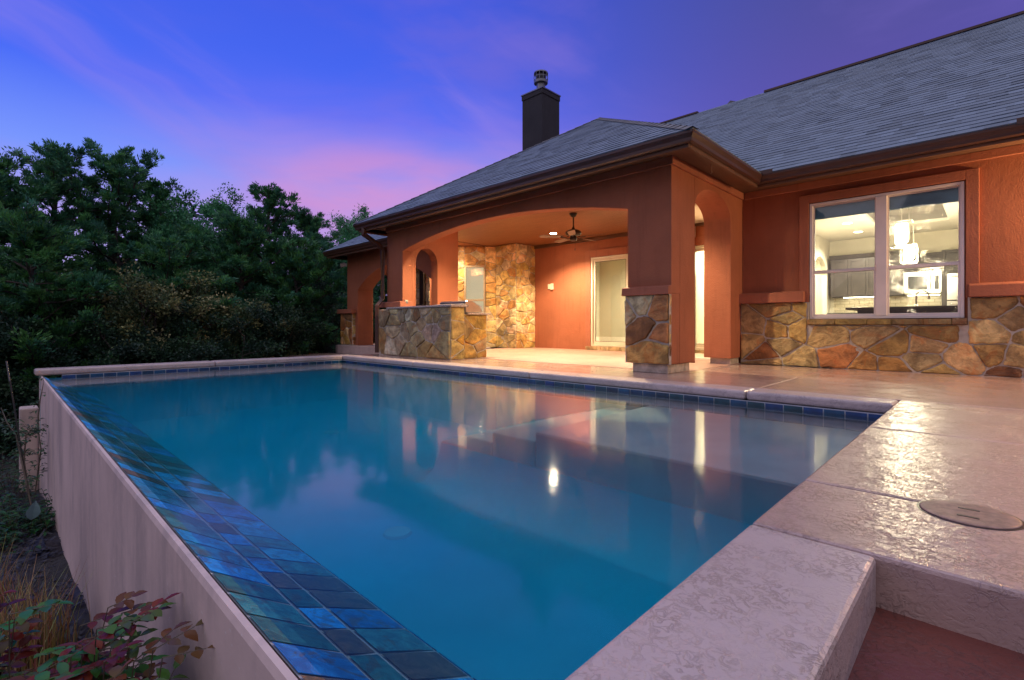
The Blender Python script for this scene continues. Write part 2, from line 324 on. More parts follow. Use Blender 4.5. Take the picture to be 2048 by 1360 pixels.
# ------------------------------------------------------------------ mesh helpers
class MB:
    def __init__(s): s.v = []; s.f = []; s.c = []; s.m = []; s.has = False
    def poly(s, pts, col=None, mi=0):
        i = len(s.v); s.v += [tuple(p) for p in pts]; s.f.append(tuple(range(i, i+len(pts)))); s.m.append(mi)
        s.c += [col or (.5, .5, .5)]*len(pts); s.has |= col is not None
    def add(s, vs, fs, col=None, mi=0):
        i = len(s.v); s.v += [tuple(p) for p in vs]; s.f += [tuple(a+i for a in f) for f in fs]; s.m += [mi]*len(fs)
        s.c += [col or (.5, .5, .5)]*len(vs); s.has |= col is not None
    def box(s, a, b, col=None, mi=0):
        x0, y0, z0 = (min(p, q) for p, q in zip(a, b)); x1, y1, z1 = (max(p, q) for p, q in zip(a, b))
        s.add([(x0, y0, z0), (x1, y0, z0), (x1, y1, z0), (x0, y1, z0), (x0, y0, z1), (x1, y0, z1), (x1, y1, z1), (x0, y1, z1)],
              [(0, 3, 2, 1), (4, 5, 6, 7), (0, 1, 5, 4), (1, 2, 6, 5), (2, 3, 7, 6), (3, 0, 4, 7)], col, mi)
    def prism(s, pts, axis, d0, d1, mi=0):
        """pts 2D outline; axis the extrusion axis: 'x' pts are (y,z); 'y' pts are (x,z); 'z' pts are (x,y)"""
        def P(p, d): return {'x': (d, p[0], p[1]), 'y': (p[0], d, p[1]), 'z': (p[0], p[1], d)}[axis]
        n = len(pts); vs = [P(p, d0) for p in pts]+[P(p, d1) for p in pts]
        ar = sum(pts[i][0]*pts[(i+1) % n][1]-pts[(i+1) % n][0]*pts[i][1] for i in range(n))
        if axis == 'y': ar = -ar
        if d1 < d0: ar = -ar
        fs = [tuple(range(n))[::-1], tuple(range(n, 2*n))]+[(i, (i+1) % n, n+(i+1) % n, n+i) for i in range(n)]
        if ar < 0: fs = [f[::-1] for f in fs]
        s.add(vs, fs, None, mi)
    def tube(s, pts, rad, n=8, col=None, cap=True):
        pts = [np.array(p, float) for p in pts]; rings = []
        if not hasattr(rad, '__len__'): rad = [rad]*len(pts)
        up = np.array((.12, .07, 1.)); vs = []
        for i, p in enumerate(pts):
            d = pts[min(i+1, len(pts)-1)]-pts[max(i-1, 0)]; d /= np.linalg.norm(d)+1e-9
            a = np.cross(d, up)
            if np.linalg.norm(a) < .15: a = np.cross(d, (1, 0, 0))
            a /= np.linalg.norm(a); b = np.cross(d, a)
            vs += [tuple(p+rad[i]*(math.cos(2*math.pi*j/n)*a+math.sin(2*math.pi*j/n)*b)) for j in range(n)]
        fs = [(i*n+j, i*n+(j+1) % n, (i+1)*n+(j+1) % n, (i+1)*n+j) for i in range(len(pts)-1) for j in range(n)]
        if cap: fs += [tuple(range(n))[::-1], tuple(range((len(pts)-1)*n, len(pts)*n))]
        s.add(vs, fs, col)
    def lathe(s, prof, c=(0, 0, 0), n=24, ring=False):
        if ring: prof = list(prof)+[prof[0]]
        vs = [(c[0]+r*math.cos(2*math.pi*j/n), c[1]+r*math.sin(2*math.pi*j/n), c[2]+z) for r, z in prof for j in range(n)]
        m = len(prof); fs = [(i*n+j, i*n+(j+1) % n, (i+1)*n+(j+1) % n, (i+1)*n+j) for i in range(m-1) for j in range(n)]
        if not ring: fs += [tuple(range(n))[::-1], tuple(range((m-1)*n, m*n))]
        s.add(vs, fs)
    def build(s, name, mats, parent=None, smooth=False, bevel=0, bseg=2):
        me = D.meshes.new(name); me.from_pydata(s.v, [], s.f)
        mats = mats if isinstance(mats, (list, tuple)) else [mats]
        for q in mats: me.materials.append(q)
        if len(mats) > 1: me.polygons.foreach_set('material_index', s.m)
        if s.has:
            a = me.attributes.new('Col', 'FLOAT_COLOR', 'POINT')
            a.data.foreach_set('color', np.array([(*c, 1) for c in s.c], np.float32).ravel())
        if smooth: me.polygons.foreach_set('use_smooth', [True]*len(me.polygons))
        me.update(); o = D.objects.new(name, me); COL.objects.link(o)
        if parent is not None:
            o.parent = parent; p = parent; off = np.zeros(3); local = 0
            while p is not None: off += np.array(p.location); local = p.get('loc_abs', 0); p = p.parent
            if not local: o.location = tuple(-off)
        if bevel:
            b = o.modifiers.new('bevel', 'BEVEL'); b.width = bevel; b.segments = bseg; b.limit_method = 'ANGLE'; b.angle_limit = math.radians(40)
        return o
def thing(name, label, cat, loc=(0, 0, 0), group=None, local=False):
    """an Empty at the thing's base; parts are modelled in world coordinates unless local"""
    o = D.objects.new(name, None); COL.objects.link(o); o.location = loc; o['label'] = label; o['category'] = cat
    o.empty_display_size = .1
    if group: o['group'] = group
    if local: o['loc_abs'] = 1
    return o
def tag(o, label=None, cat=None, group=None, kind=None):
    if label: o['label'] = label
    if cat: o['category'] = cat
    if group: o['group'] = group
    if kind: o['kind'] = kind
    return o
def bx(name, a, b, m, parent=None, bevel=0):
    q = MB(); q.box(a, b); return q.build(name, m, parent, bevel=bevel)
def lamp(name, kind, loc, energy, color, parent=None, size=.1, spot=None, blend=.5, rot=(0, 0, 0)):
    l = D.lights.new(name, kind); o = D.objects.new(name, l); COL.objects.link(o); l.energy = energy; l.color = color
    if kind == 'AREA': l.size = size
    else: l.shadow_soft_size = size
    if spot: l.spot_size = math.radians(spot); l.spot_blend = blend
    o.rotation_euler = rot
    o.location = loc
    if parent is not None:
        o.parent = parent; o.location = tuple(np.array(loc)-np.array(parent.location))
    return o
def clip(poly, a, b, c):           # keep a*x+b*y<=c
    out = []
    for i in range(len(poly)):
        p, q = poly[i], poly[(i+1) % len(poly)]
        dp = a*p[0]+b*p[1]-c; dq = a*q[0]+b*q[1]-c
        if dp <= 0: out.append(p)
        if dp*dq < 0:
            u = dp/(dp-dq); out.append((p[0]+u*(q[0]-p[0]), p[1]+u*(q[1]-p[1])))
    return out
def area2(p): return abs(sum(p[i][0]*p[(i+1) % len(p)][1]-p[(i+1) % len(p)][0]*p[i][1] for i in range(len(p))))/2

STONES = [((.40, .28, .12), 4), ((.44, .35, .19), 4), ((.42, .34, .19), 3), ((.34, .17, .07), 1.2), ((.22, .12, .07), .8), ((.50, .40, .24), 3), ((.46, .31, .10), 2), ((.36, .27, .13), 3), ((.40, .22, .09), 2)]
def stone_panel(name, O, U, V, wd, ht, size, parent, pal=STONES, depth=.026, mortar=.015, seed=1, hole=None):
    """irregular flagstones on the rectangle O + u*U + v*V, bulging along U x V"""
    r = random.Random(seed); O, U, V = (np.array(q, float) for q in (O, U, V)); N = np.cross(U, V)
    asp = 1.35; pts = []; tries = 0; need = max(4, int(wd*ht/(size*size/asp)))
    while len(pts) < need and tries < 4000:
        tries += 1; p = (r.uniform(0, wd), r.uniform(0, ht)); rr = size*r.choice((.55, .75, 1, 1.15))
        if all(math.hypot(p[0]-q[0], (p[1]-q[1])*asp) > (rr+q[2])*.42 for q in pts): pts.append((*p, rr))
    mb = MB(); cols = [c for c, k in pal]; wts = [k for c, k in pal]
    e = .002
    if not hole: mb.poly([O+N*.004, O+U*wd+N*.004, O+U*wd+V*ht+N*.004, O+V*ht+N*.004], (.4, .36, .31), 1)
    else:
        for a0, a1, b0, b1 in ((0, hole[0], 0, ht), (hole[0], hole[1], 0, hole[2]), (hole[1], wd, 0, ht)): mb.poly([O+U*a0+V*b0+N*.004, O+U*a1+V*b0+N*.004, O+U*a1+V*b1+N*.004, O+U*a0+V*b1+N*.004], (.4, .36, .31), 1)
    for i, p in enumerate(pts):
        poly = [(e, e), (wd-e, e), (wd-e, ht-e), (e, ht-e)]
        for j, q in enumerate(pts):
            if i == j: continue
            a = q[0]-p[0]; b = (q[1]-p[1])*asp*asp; L = math.hypot(a, q[1]-p[1])
            if L > size*3.2: continue
            wgt = (p[2]-q[2])*.18*size
            mx, my = (p[0]+q[0])/2, (p[1]+q[1])/2
            nn = math.hypot(a, b); c = (a*mx+b*my)/nn+wgt-mortar/2*r.uniform(.5, 1.3)
            poly = clip(poly, a/nn, b/nn, c)
            if len(poly) < 3: break
        if hole and len(poly) > 2:
            h0, h1, hv = hole
            if max(a[0] for a in poly) > h0 and min(a[0] for a in poly) < h1 and max(a[1] for a in poly) > hv:
                poly = max((clip(poly, 0, 1, hv-.008), clip(poly, 1, 0, h0-.008), clip(poly, -1, 0, -h1-.008)), key=lambda q_: area2(q_) if len(q_) > 2 else 0)
        if len(poly) < 3 or area2(poly) < .0012: continue
        # round the corners, roughen the outline
        q = []
        for k in range(len(poly)):
            a0, b0 = poly[k], poly[(k+1) % len(poly)]; L = math.dist(a0, b0)
            t = min(.3, .016/max(L, 1e-4))
            for s_ in (t, .3, .5, .7, 1-t):
                x = a0[0]+(b0[0]-a0[0])*s_; y = a0[1]+(b0[1]-a0[1])*s_
                j = .008 if .2 < s_ < .8 else .003
                x = min(max(x+r.uniform(-j, j), e), wd-e); y = min(max(y+r.uniform(-j, j), e), ht-e); q.append((x, y))
        cx = sum(a[0] for a in q)/len(q); cy = sum(a[1] for a in q)/len(q)
        h = depth*r.uniform(.6, 1.25); tx, ty = r.uniform(-.05, .05), r.uniform(-.05, .05)
        rad = math.sqrt(area2(q)/3.14); n = len(q); vs = []
        for dep, ins in ((.0, 0), (.62, .004), (.92, .013), (1.0, .03)):
            k = 1-ins/max(rad, .03)
            for (x, y) in q:
                X = cx+(x-cx)*k; Y = cy+(y-cy)*k
                hh = h*dep+(tx*(x-cx)+ty*(y-cy))*dep+(r.uniform(-.003, .003) if dep > .5 else 0)
                vs.append(O+U*X+V*Y+N*max(hh, .0))
        vs.append(O+U*cx+V*cy+N*(h*1.05+r.uniform(-.004, .004)))
        fs = [(L*n+k, L*n+(k+1) % n, (L+1)*n+(k+1) % n, (L+1)*n+k) for L in range(3) for k in range(n)]
        fs += [(3*n+k, 3*n+(k+1) % n, 4*n) for k in range(n)]
        c = r.choices(cols, wts)[0]; c = (c[0]*1.06, c[1]*.99, c[2]*.78) if pal is STONES else c; g = r.uniform(.75, 1.25); c = tuple(min(1, v*g*r.uniform(.94, 1.06)) for v in c)
        mb.add(vs, fs, c, 0)
    return mb.build(name, [M['stone'], M['mortar']], parent)

def shingles(name, O, A, U, poly, parent, seed=1, expo=.145, closed=True):
    """overlapping shingle courses on a plane: O + a*A + s*U, clipped to the convex outline poly in (a,s)"""
    r = random.Random(seed); O, A, U = (np.array(q, float) for q in (O, A, U)); A /= np.linalg.norm(A); U /= np.linalg.norm(U)
    N = np.cross(A, U)
    if N[2] < 0: N = -N
    smin = min(p[1] for p in poly); smax = max(p[1] for p in poly); amin = min(p[0] for p in poly); amax = max(p[0] for p in poly)
    ar = sum(poly[i][0]*poly[(i+1) % len(poly)][1]-poly[(i+1) % len(poly)][0]*poly[i][1] for i in range(len(poly)))
    P = poly if ar > 0 else poly[::-1]
    mb = MB(); s = smin
    while s < smax:
        a = amin-r.uniform(0, .3); s1 = min(s+expo, smax)
        while a < amax:
            wdt = r.choice((.13, .17, .2, .26, .33)); q = [(a, s), (a+wdt, s), (a+wdt, s1), (a, s1)]
            for i in range(len(P)):
                p0, p1 = P[i], P[(i+1) % len(P)]; nx, ny = p1[1]-p0[1], -(p1[0]-p0[0])
                q = clip(q, nx, ny, nx*p0[0]+ny*p0[1])
                if len(q) < 3: break
            if len(q) >= 3 and area2(q) > 1e-5:
                lift = r.choice((.006, .007, .010)); g = r.choice((.12, .14, .15, .16, .165, .175, .19))*r.uniform(.93, 1.07)
                g *= 1.08; col = (g*.78, g*1.03, g*1.33)
                top = [O+A*x+U*y+N*(.002+lift*(1-(y-s)/expo)) for x, y in q]
                bot = [O+A*x+U*y-N*.006 for x, y in q]
                n = len(q); fs = [tuple(range(n))]+[(i, n+i, n+(i+1) % n, (i+1) % n) for i in range(n)]
                mb.add(top+bot, fs, col)
            a += wdt
        s += expo
    o = mb.build(name, M['shingle'], parent)
    return o

def gutter(p0, p1, out, parent, e0=0, e1=0, z=2.63, name='gutter'):
    """K-style gutter from p0 to p1 (xy), out = outward direction, e0/e1 mitre factors"""
    prof = [(0, 0), (.075, 0), (.095, .012), (.10, .045), (.128, .088), (.13, .112), (.118, .112), (.112, .09), (.0, .09)]
    p0 = np.array(p0, float); p1 = np.array(p1, float); d = p1-p0; L = np.linalg.norm(d); d /= L; out = np.array(out, float)
    vs = []
    for base, e in ((p0, -e0), (p1, e1)):
        for o, zz_ in prof:
            q = base+out*o+d*(o*e); vs.append((q[0], q[1], z+zz_))
    n = len(prof); fs = [(i, (i+1) % n, n+(i+1) % n, n+i) for i in range(n)]+[tuple(range(n))[::-1], tuple(range(n, 2*n))]
    mb = MB(); mb.add(vs, fs); return mb.build(name, M['gutter'], parent)

def arch_pts(x0, x1, spring, rise, n=18):
    """points of a segmental arch from (x0,spring) to (x1,spring)"""
    h = (x1-x0)/2; R = (h*h+rise*rise)/(2*rise); cx = (x0+x1)/2; cz = spring+rise-R
    a0 = math.asin(h/R)
    if rise >= h: a0 = math.pi-a0 if rise > h else math.pi/2
    return [(cx+R*math.sin(-a0+2*a0*i/n), cz+R*math.cos(-a0+2*a0*i/n)) for i in range(n+1)]
def arch_wall(name, axis, lo, hi, z0, z1, o0, o1, spring, rise, d0, d1, m, parent, ell=False):
    if ell:
        cx = (o0+o1)/2; h = abs(o1-o0)/2
        ap = [(cx-h*math.cos(math.pi*i/20), spring+rise*math.sin(math.pi*i/20)) for i in range(21)]
    else: ap = arch_pts(o0, o1, spring, rise)
    pts = [(lo, z0), (o0, z0)]+ap+[(o1, z0), (hi, z0), (hi, z1), (lo, z1)]
    q = MB(); q.prism(pts, axis, d0, d1); return q.build(name, m, parent)

# ================================================================== GROUND, DECK, POOL
def gz(x, y):                      # lie of the land: falls away beyond the pool and to the west
    z = -1.15
    z -= .085*max(0, -x-2.8) if x > -11 else .085*8.2+.03*(-11-x)
    return max(z, -2.6)
gm = MB(); xs = [-400, -150, -70, -40]+[-30+1.5*i for i in range(22)]+[2.5, 5, 12, 40, 150, 400]; ys = [-400, -100, -30, -8]+[-4+1.0*i for i in range(9)]+[6, 9, 14, 22, 40, 90, 400]
gv = [(x, y, gz(x, y)+(.05*math.sin(x*1.7+y*2.3) if -30 < x < 2 else 0)-(.012*max(0, -x-30))-(2.2 if False else 0)) for y in ys for x in xs]
nx = len(xs)
gm.add(gv, [(j*nx+i, j*nx+i+1, (j+1)*nx+i+1, (j+1)*nx+i) for j in range(len(ys)-1) for i in range(nx-1)])
ground = gm.build('ground', M['earth'], smooth=True); tag(ground, kind='structure')

XE, YN, XWW, YS = -.525, 4.76, -9.30, .40         # pool water edges: east, north, west, south rim
WZ = -.122
# deck slabs over a dark bed, with open joints between them
def slab(name, x0, y0, x1, y1, m, z=0., t=.10, bev=.012):
    return tag(bx(name, (x0, y0, z-t), (x1, y1, z), m, bevel=bev), kind='structure')
J = .003
bed = MB(); bed.box((XE+.06, 1.62, -.6), (6, YN+.3, -.022)); bed.box((-9.30, YN+.06, -.6), (6, 8.3, -.022)); bed.box((XE+.06, .3, -.6), (-.235, 1.64, -.022))
tag(bed.build('deck_bed', M['joint']), kind='structure')
slab('pool_deck', XE, .25, -.213, 1.589-J, M['coping'], t=.9)
slab('pool_deck', XE, 1.589+J, 6, 2.18-J, M['deck'], t=.5)
slab('pool_deck', XE, 2.18+J, 6, 3.58-J, M['deck'])
slab('pool_deck', XE, 3.58+J, 6, 5.06-J, M['deck'])
slab('pool_deck', -9.32, 5.06+J, -1.6, 8.04, M['deckfar'])
slab('pool_deck', -1.6+2*J, 5.06+J, 6, 8.4, M['deckfar'])
tag(bx('porch_floor', (-9.2, 6.1, -.1), (-2.84, 10.2, .0045), M['porchfloor']), kind='structure')
# recessed steps at the corner
st = MB(); st.box((-.22, 1.2, -.9), (3, 1.61, -.135)); st.box((-.215, .85, -.95), (3, 1.195, -.29)); st.box((-.215, .5, -1.1), (3, .845, -.445)); st.box((-.215, -.2, -1.3), (3, .495, -.60))
tag(st.build('garden_step', M['tread'], bevel=.008), kind='structure')
# kerb lines where risers meet the tread
# ---- the pool itself
pool = thing('swimming_pool', 'rectangular blue swimming pool with a tiled vanishing edge beside the wet deck', 'swimming pool', (-5, 2.5, -1.7))
sh = MB(); FZ = -.86
# interior plaster: floor, walls, sun shelf and its steps
ya = .88
sh.poly([(XWW, ya, FZ), (XE, ya, FZ), (XE, YN, FZ), (XWW, YN, FZ)])
sh.poly([(XWW, YN, FZ), (XE, YN, FZ), (XE, YN, -.16), (XWW, YN, -.16)])
sh.poly([(XE, YN, FZ), (XE, ya-.5, FZ), (XE, ya-.5, -.08), (XE, YN, -.16)])
sh.poly([(XWW, ya-.5, FZ), (XWW, YN, FZ), (XWW, YN, -.16), (XWW, ya-.5, -.16)])
sh.poly([(XE, ya, FZ), (XWW, ya, FZ), (XWW, ya, -.345), (XE, ya, -.345)])
sh.build('basin', M['plaster'], pool)
sl = MB(); sl.box((-2.59, 2.94, FZ), (XE-.001, YN-.001, -.24)); sl.build('sun_shelf', M['shelfplaster'], pool, bevel=.02)
for i, (x0, x1, z) in enumerate(((-3.08, -2.592, -.3135), (-3.42, -3.082, -.40), (-3.78, -3.422, -.5))):
    bx('shelf_step', (x0, 2.94, FZ), (x1, YN-.001, z), M['shelfplaster'], pool, bevel=.015)
cv = MB(); R_ = .34; n_ = 9; pr = [(2.938-R_*(1-math.cos(math.pi/2*i/n_)) if False else 2.938-R_*(1-math.cos(math.pi/2*i/n_)), FZ+R_-R_*math.sin(math.pi/2*i/n_)) for i in range(n_+1)]
cvv = [(x_, y_, z_) for (y_, z_) in pr for x_ in (-3.79, XE-.002)]; cv.add(cvv, [(2*i, 2*i+1, 2*i+3, 2*i+2) for i in range(n_)])
pr = [(-3.782-R_*(1-math.cos(math.pi/2*i/n_)), FZ+R_-R_*math.sin(math.pi/2*i/n_)) for i in range(n_+1)]
cvv = [(x_, y_, z_) for (x_, z_) in pr for y_ in (2.94, YN-.002)]; cv.add(cvv, [(2*i, 2*i+2, 2*i+3, 2*i+1) for i in range(n_)])
cv.build('floor_cove', M['plaster'], pool, smooth=True)
# outer wall of the vanishing edge, west wall, lower catch basin wall
wl = MB(); wl.prism([(YS-.012, -3.2), (YS+.3, -3.2), (YS+.3, -.32), (YS+.012, -.108), (YS+.004, -.09), (YS-.010, -.092), (YS-.016, -.11)], 'x', -9.62, XE-.0)
wl.build('outer_wall', M['poolwall'], pool)
w2 = MB(); w2.box((-9.62, YS+.302, -3.2), (-9.32, YN+.3, -.09)); w2.build('side_wall', M['poolwall'], pool)
w3 = MB(); w3.box((-9.98, .19, -3.2), (-9.66, .382, -.557)); w3.build('catch_basin_wall', M['poolwall'], pool, bevel=.02)
# coping stones along west and north, rounded noses
def coping(x0, y0, x1, y1):
    o = bx('coping', (x0, y0, -.085), (x1, y1, 0.0), M['coping'], pool, bevel=.026); o.modifiers[0].segments = 3
for a, b in ((.33, 2.5), (2.506, 4.757)): coping(-9.63, a, XWW, b)
coping(-9.63, 4.763, -6.9, 5.056); coping(-6.894, 4.757, -4.3, 5.056); coping(-4.294, 4.757, -1.62, 5.056); coping(-1.614, 4.757, XE-.004, 5.056)
# tile band under the coping
tb = MB(); r = random.Random(3)
def tilecol(): return r.choice(((.003, .04, .12), (.002, .03, .08), (.003, .055, .14), (.003, .05, .085), (.004, .04, .16)))
x = XWW
while x < XE:
    x1 = min(x+.148, XE); tb.box((x+.003, YN-.012, -.27), (x1-.003, YN-.002, -.094), tilecol()); x += .151
y = YS+.2
while y < YN:
    tb.box((XWW+.002, y+.003, -.27), (XWW+.012, min(y+.148, YN)-.003, -.094), tilecol()); y += .151
y = YS+.25
while y < YN:
    tb.box((XE-.012, y+.003, -.27), (XE-.002, min(y+.148, YN)-.003, -.104), tilecol()); y += .151
tb.build('tile_band', M['tile'], pool)
gr = MB(); gr.box((XWW, YN-.007, -.275), (XE, YN-.001, -.086)); gr.box((XWW+.001, YS+.2, -.275), (XWW+.007, YN-.01, -.086)); gr.box((XE-.007, YS+.25, -.275), (XE-.001, YN-.01, -.101))
gr.build('tile_grout', M['grout'], pool)
# slate tiles of the vanishing edge: three rows on a folded slope
rows = [((YS+.012, -.093), (.578, -.196)), ((.592, -.209), (.675, -.243)), ((.682, -.246), (.86, -.325)), ((.867, -.33), (.872, -.52))]
et = MB(); eg = MB()
for k, ((y0, z0), (y1, z1)) in enumerate(rows):
    n = np.array((0, -(z1-z0), (y1-y0))); n /= np.linalg.norm(n)
    y0g = y0-(.004 if k else 0); y1g = y1+.004
    eg.poly([(XWW, y0g, z0-.004), (XE, y0g, z0-.004), (XE, y1g, z1-.004), (XWW, y1g, z1-.004)])
    x = XE-.02-(.0 if k != 3 else 0)
    while x > XWW:
        x0 = max(x-.1475, XWW); g = .0055
        c = r.choice(((.008, .17, .46), (.008, .13, .38), (.010, .24, .52), (.02, .14, .17), (.018, .11, .13), (.015, .19, .36), (.11, .075, .05), (.03, .16, .2)))
        gg = r.uniform(1.25, 1.8); c = tuple(v*gg for v in c); h = r.uniform(.0, .0015)
        q = [(x0+g, y0+g*.4, z0), (x-g, y0+g*.4, z0), (x-g, y1-g*.4, z1), (x0+g, y1-g*.4, z1)]
        top = [tuple(np.array(p)+n*h) for p in q]
        et.add(top+q, [(0, 1, 2, 3), (0, 4, 5, 1), (1, 5, 6, 2), (2, 6, 7, 3), (3, 7, 4, 0)], c); x -= .1475
et.build('edge_tile', M['slate'], pool); eg.build('edge_grout', M['grout'], pool)
# water: a closed body just inside the shell
wt = MB(); ym = .452
wt.prism([(ym, WZ), (YN-.0125, WZ), (YN-.0125, FZ+.002), (ya+.002, FZ+.002), (ya+.002, -.34), (.80, -.285), (.585, -.19)], 'x', XWW+.0125, XE-.0125)
wt.m = [0 if all(abs(wt.v[i][2]-WZ) < 1e-4 for i in f) else 1 for f in wt.f]; tag(wt.build('water', [M['water'], M['waterbody']]), kind='structure')
for x_, y_, r_ in ((-2.985, 1.935, .10), (-6.435, 3.131, .10)):
    q = MB(); q.lathe([(.001, FZ+.002), (r_, FZ+.002), (r_*.9, FZ+.02), (.001, FZ+.025)], (x_, y_, 0), 24); q.build('drain_cover', D.materials['tan_drain'] if 'tan_drain' in D.materials else pbr('tan_drain', (.34, .33, .36), .6), pool)
# round access lid in the deck
lid = thing('skimmer_lid', 'round plastic skimmer lid with two slots set into the wet deck', 'lid', (-.05, 2.14, 0))
q = MB(); q.lathe([(.0, .0005), (.118, .0005), (.121, .0008), (.121, .0028), (.116, .0045), (.103, .0035), (.096, .0045), (.086, .0035), (.02, .0045), (.001, .005)], (-.05, 2.14, 0), 48); q.build('cover', pbr('tan_lid', (.25, .155, .125), .5, spec=.25, var=.25, vscale=30), lid, smooth=True)
for s in (-1, 1): bx('slot', (-.05-.026, 2.14+s*.042-.006, .002), (-.05+.026, 2.14+s*.042+.006, .0052), M['black'], lid)
q = MB(); q.lathe([(.1215, .0006), (.128, .0006), (.128, .0012), (.1215, .0012)], (-.05, 2.14, 0), 48, True); q.build('rim_gap', M['black'], lid)

# ================================================================== HOUSE
H = thing('house', 'single storey terracotta stucco house with flagstone bases, hipped shingle roof and lit porch', 'house', (-3, 9, 0))
SOF = 2.69
# --- main wall right of the porch
mw = MB()
WX0, WX1, WZ0, WZ1 = -1.885, -.228, .693, 2.362            # kitchen window opening
mw.box((-2.83, 8.2, 0), (WX0, 8.4, 2.9)); mw.box((WX1, 8.2, 0), (6, 8.4, 2.9)); mw.box((WX0, 8.2, 0), (WX1, 8.4, WZ0)); mw.box((WX0, 8.2, WZ1), (WX1, 8.4, 2.9))
mw.build('wall', M['stucco'], H)
tr = MB(); tz0, tz1, tx0, tx1 = WZ0, 2.495, -2.018, -.094
tr.box((tx0, 8.155, .94), (WX0-.012, 8.2, tz1)); tr.box((WX1+.012, 8.155, .94), (tx1, 8.2, tz1)); tr.box((WX0-.012, 8.155, WZ1+.012), (WX1+.012, 8.2, tz1))
tr.build('window_surround', M['trim'], H, bevel=.006)
fz = MB(); fz.box((-2.79, 8.165, 2.585), (6, 8.2, SOF)); fz.build('frieze', M['trim'], H, bevel=.006)
def ledge(pts_list, name='wall_ledge'):
    for (x0, y0, x1, y1, z0, z1) in pts_list:
        q = MB(); q.box((x0, y0, z0), (x1, y1, z1)); q.build(name, M['trim'], H, bevel=.012)
q = MB(); q.prism([(8.05, .94), (8.2, .94), (8.2, 1.115), (8.06, 1.085)], 'x', -2.95, -1.94); q.prism([(8.05, .94), (8.2, .94), (8.2, 1.115), (8.06, 1.085)], 'x', -.19, 6); q.build('wall_ledge', M['trim'], H, bevel=.01)
stone_panel('stone_base', (-2.83, 8.125, 0), (1, 0, 0), (0, 0, 1), 6.2, .94, .34, H, mortar=.016, seed=11, hole=(.925, 2.634, .607))
q = MB(); q.box((-2.83, 8.126, 0), (-1.89, 8.2, .938)); q.box((-1.888, 8.126, 0), (-.198, 8.2, .604)); q.box((-.196, 8.126, 0), (3.4, 8.2, .938)); q.build('stone_backing', M['mortar'], H)
q = MB(); r = random.Random(5); x = -1.905
while x < -.205:
    x1 = min(x+r.uniform(.22, .42), -.2); c = r.choice(((.30, .22, .07), (.24, .18, .08), (.36, .26, .10), (.2, .13, .07))); q.box((x+.002, 8.075+r.uniform(0, .012), .612), (x1-.002, 8.2, .686+r.uniform(-.004, .003)), c); x = x1
q.build('window_sill', M['stone'], H, bevel=.008)
# kitchen window: outer frame, two single-hung units, panes
win = MB(); y0, y1 = 8.165, 8.25; fw = .038
win.box((WX0, y0, WZ0), (WX0+fw, y1, WZ1)); win.box((WX1-fw, y0, WZ0), (WX1, y1, WZ1)); win.box((WX0+fw, y0, WZ1-fw), (WX1-fw, y1, WZ1)); win.box((WX0+fw, y0, WZ0), (WX1-fw, y1, WZ0+fw))
XM0, XM1 = -1.108, -.985
win.box((XM0, y0-.006, WZ0+fw), (XM1, y1, WZ1-fw))
W1 = win.build('window', M['white'], H, bevel=.005)
ZM = 1.375
for (a, b) in ((WX0+fw, XM0), (XM1, WX1-fw)):
    sf = MB(); sw = .022; yb = 8.185
    sf.box((a, yb, WZ0+fw), (a+sw, 8.215, ZM)); sf.box((b-sw, yb, WZ0+fw), (b, 8.215, ZM)); sf.box((a+sw, yb, ZM-.028), (b-sw, 8.215, ZM)); sf.box((a+sw, yb, WZ0+fw), (b-sw, 8.215, WZ0+fw+.03))
    sf.box((a, 8.218, ZM-.03), (b, 8.245, ZM+.018)); sf.box((a, 8.218, ZM+.018), (a+.016, 8.245, WZ1-fw)); sf.box((b-.016, 8.218, ZM+.018), (b, 8.245, WZ1-fw)); sf.box((a+.016, 8.218, WZ1-fw-.016), (b-.016, 8.245, WZ1-fw))
    sf.build('sash', M['white'], W1, bevel=.003)
    g = M['wetglass'] if a > -1.2 else M['glass']
    bx('pane', (a+sw, 8.199, WZ0+fw+.03), (b-sw, 8.203, ZM-.028), g, W1)
    bx('pane', (a+.016, 8.230, ZM+.018), (b-.016, 8.234, WZ1-fw-.016), g, W1)
# --- porch: front arch, corner column, side arch, left pier
FA = arch_wall('wall', 'y', -9.28, -2.832, 1.0, SOF+.2, -8.70, -3.44, 2.14, .285, 5.762, 5.99, M['stucco'], H)
# (the arch wall above the ledges sits on the two piers)
cb = MB(); cb.box((-3.44, 5.99, .115), (-2.832, 6.44, SOF+.2)); cb.box((-3.44, 5.764, .115), (-2.832, 5.99, 1.0)); cb.build('column', M['stucco'], H, bevel=.012)
lp = MB(); lp.box((-9.28, 5.99, .0), (-8.70, 6.07, SOF+.2)); lp.box((-9.28, 5.764, .0), (-8.70, 5.99, 1.0)); lp.build('column', M['stucco'], H, bevel=.012)
stone_panel('stone_base', (-3.448, 5.716, .115), (1, 0, 0), (0, 0, 1), .612, .875, .34, H, seed=26, depth=.034, mortar=.024, pal=[((.40, .25, .08), 3), ((.46, .40, .26), 3), ((.34, .17, .06), 3), ((.48, .32, .10), 2)])
q = MB(); q.box((-3.447, 5.717, .116), (-2.836, 5.764, .99)); q.build('stone_backing', M['mortar'], H)
stone_panel('stone_base', (-2.836, 5.70, .115), (0, 1, 0), (0, 0, 1), .062, .875, .33, H, seed=24, depth=.006)
q = MB(); q.prism([(5.668, .985), (5.764, .985), (5.764, 1.105), (5.68, 1.085)], 'x', -3.485, -2.828); q.build('wall_ledge', M['trim'], H, bevel=.008)
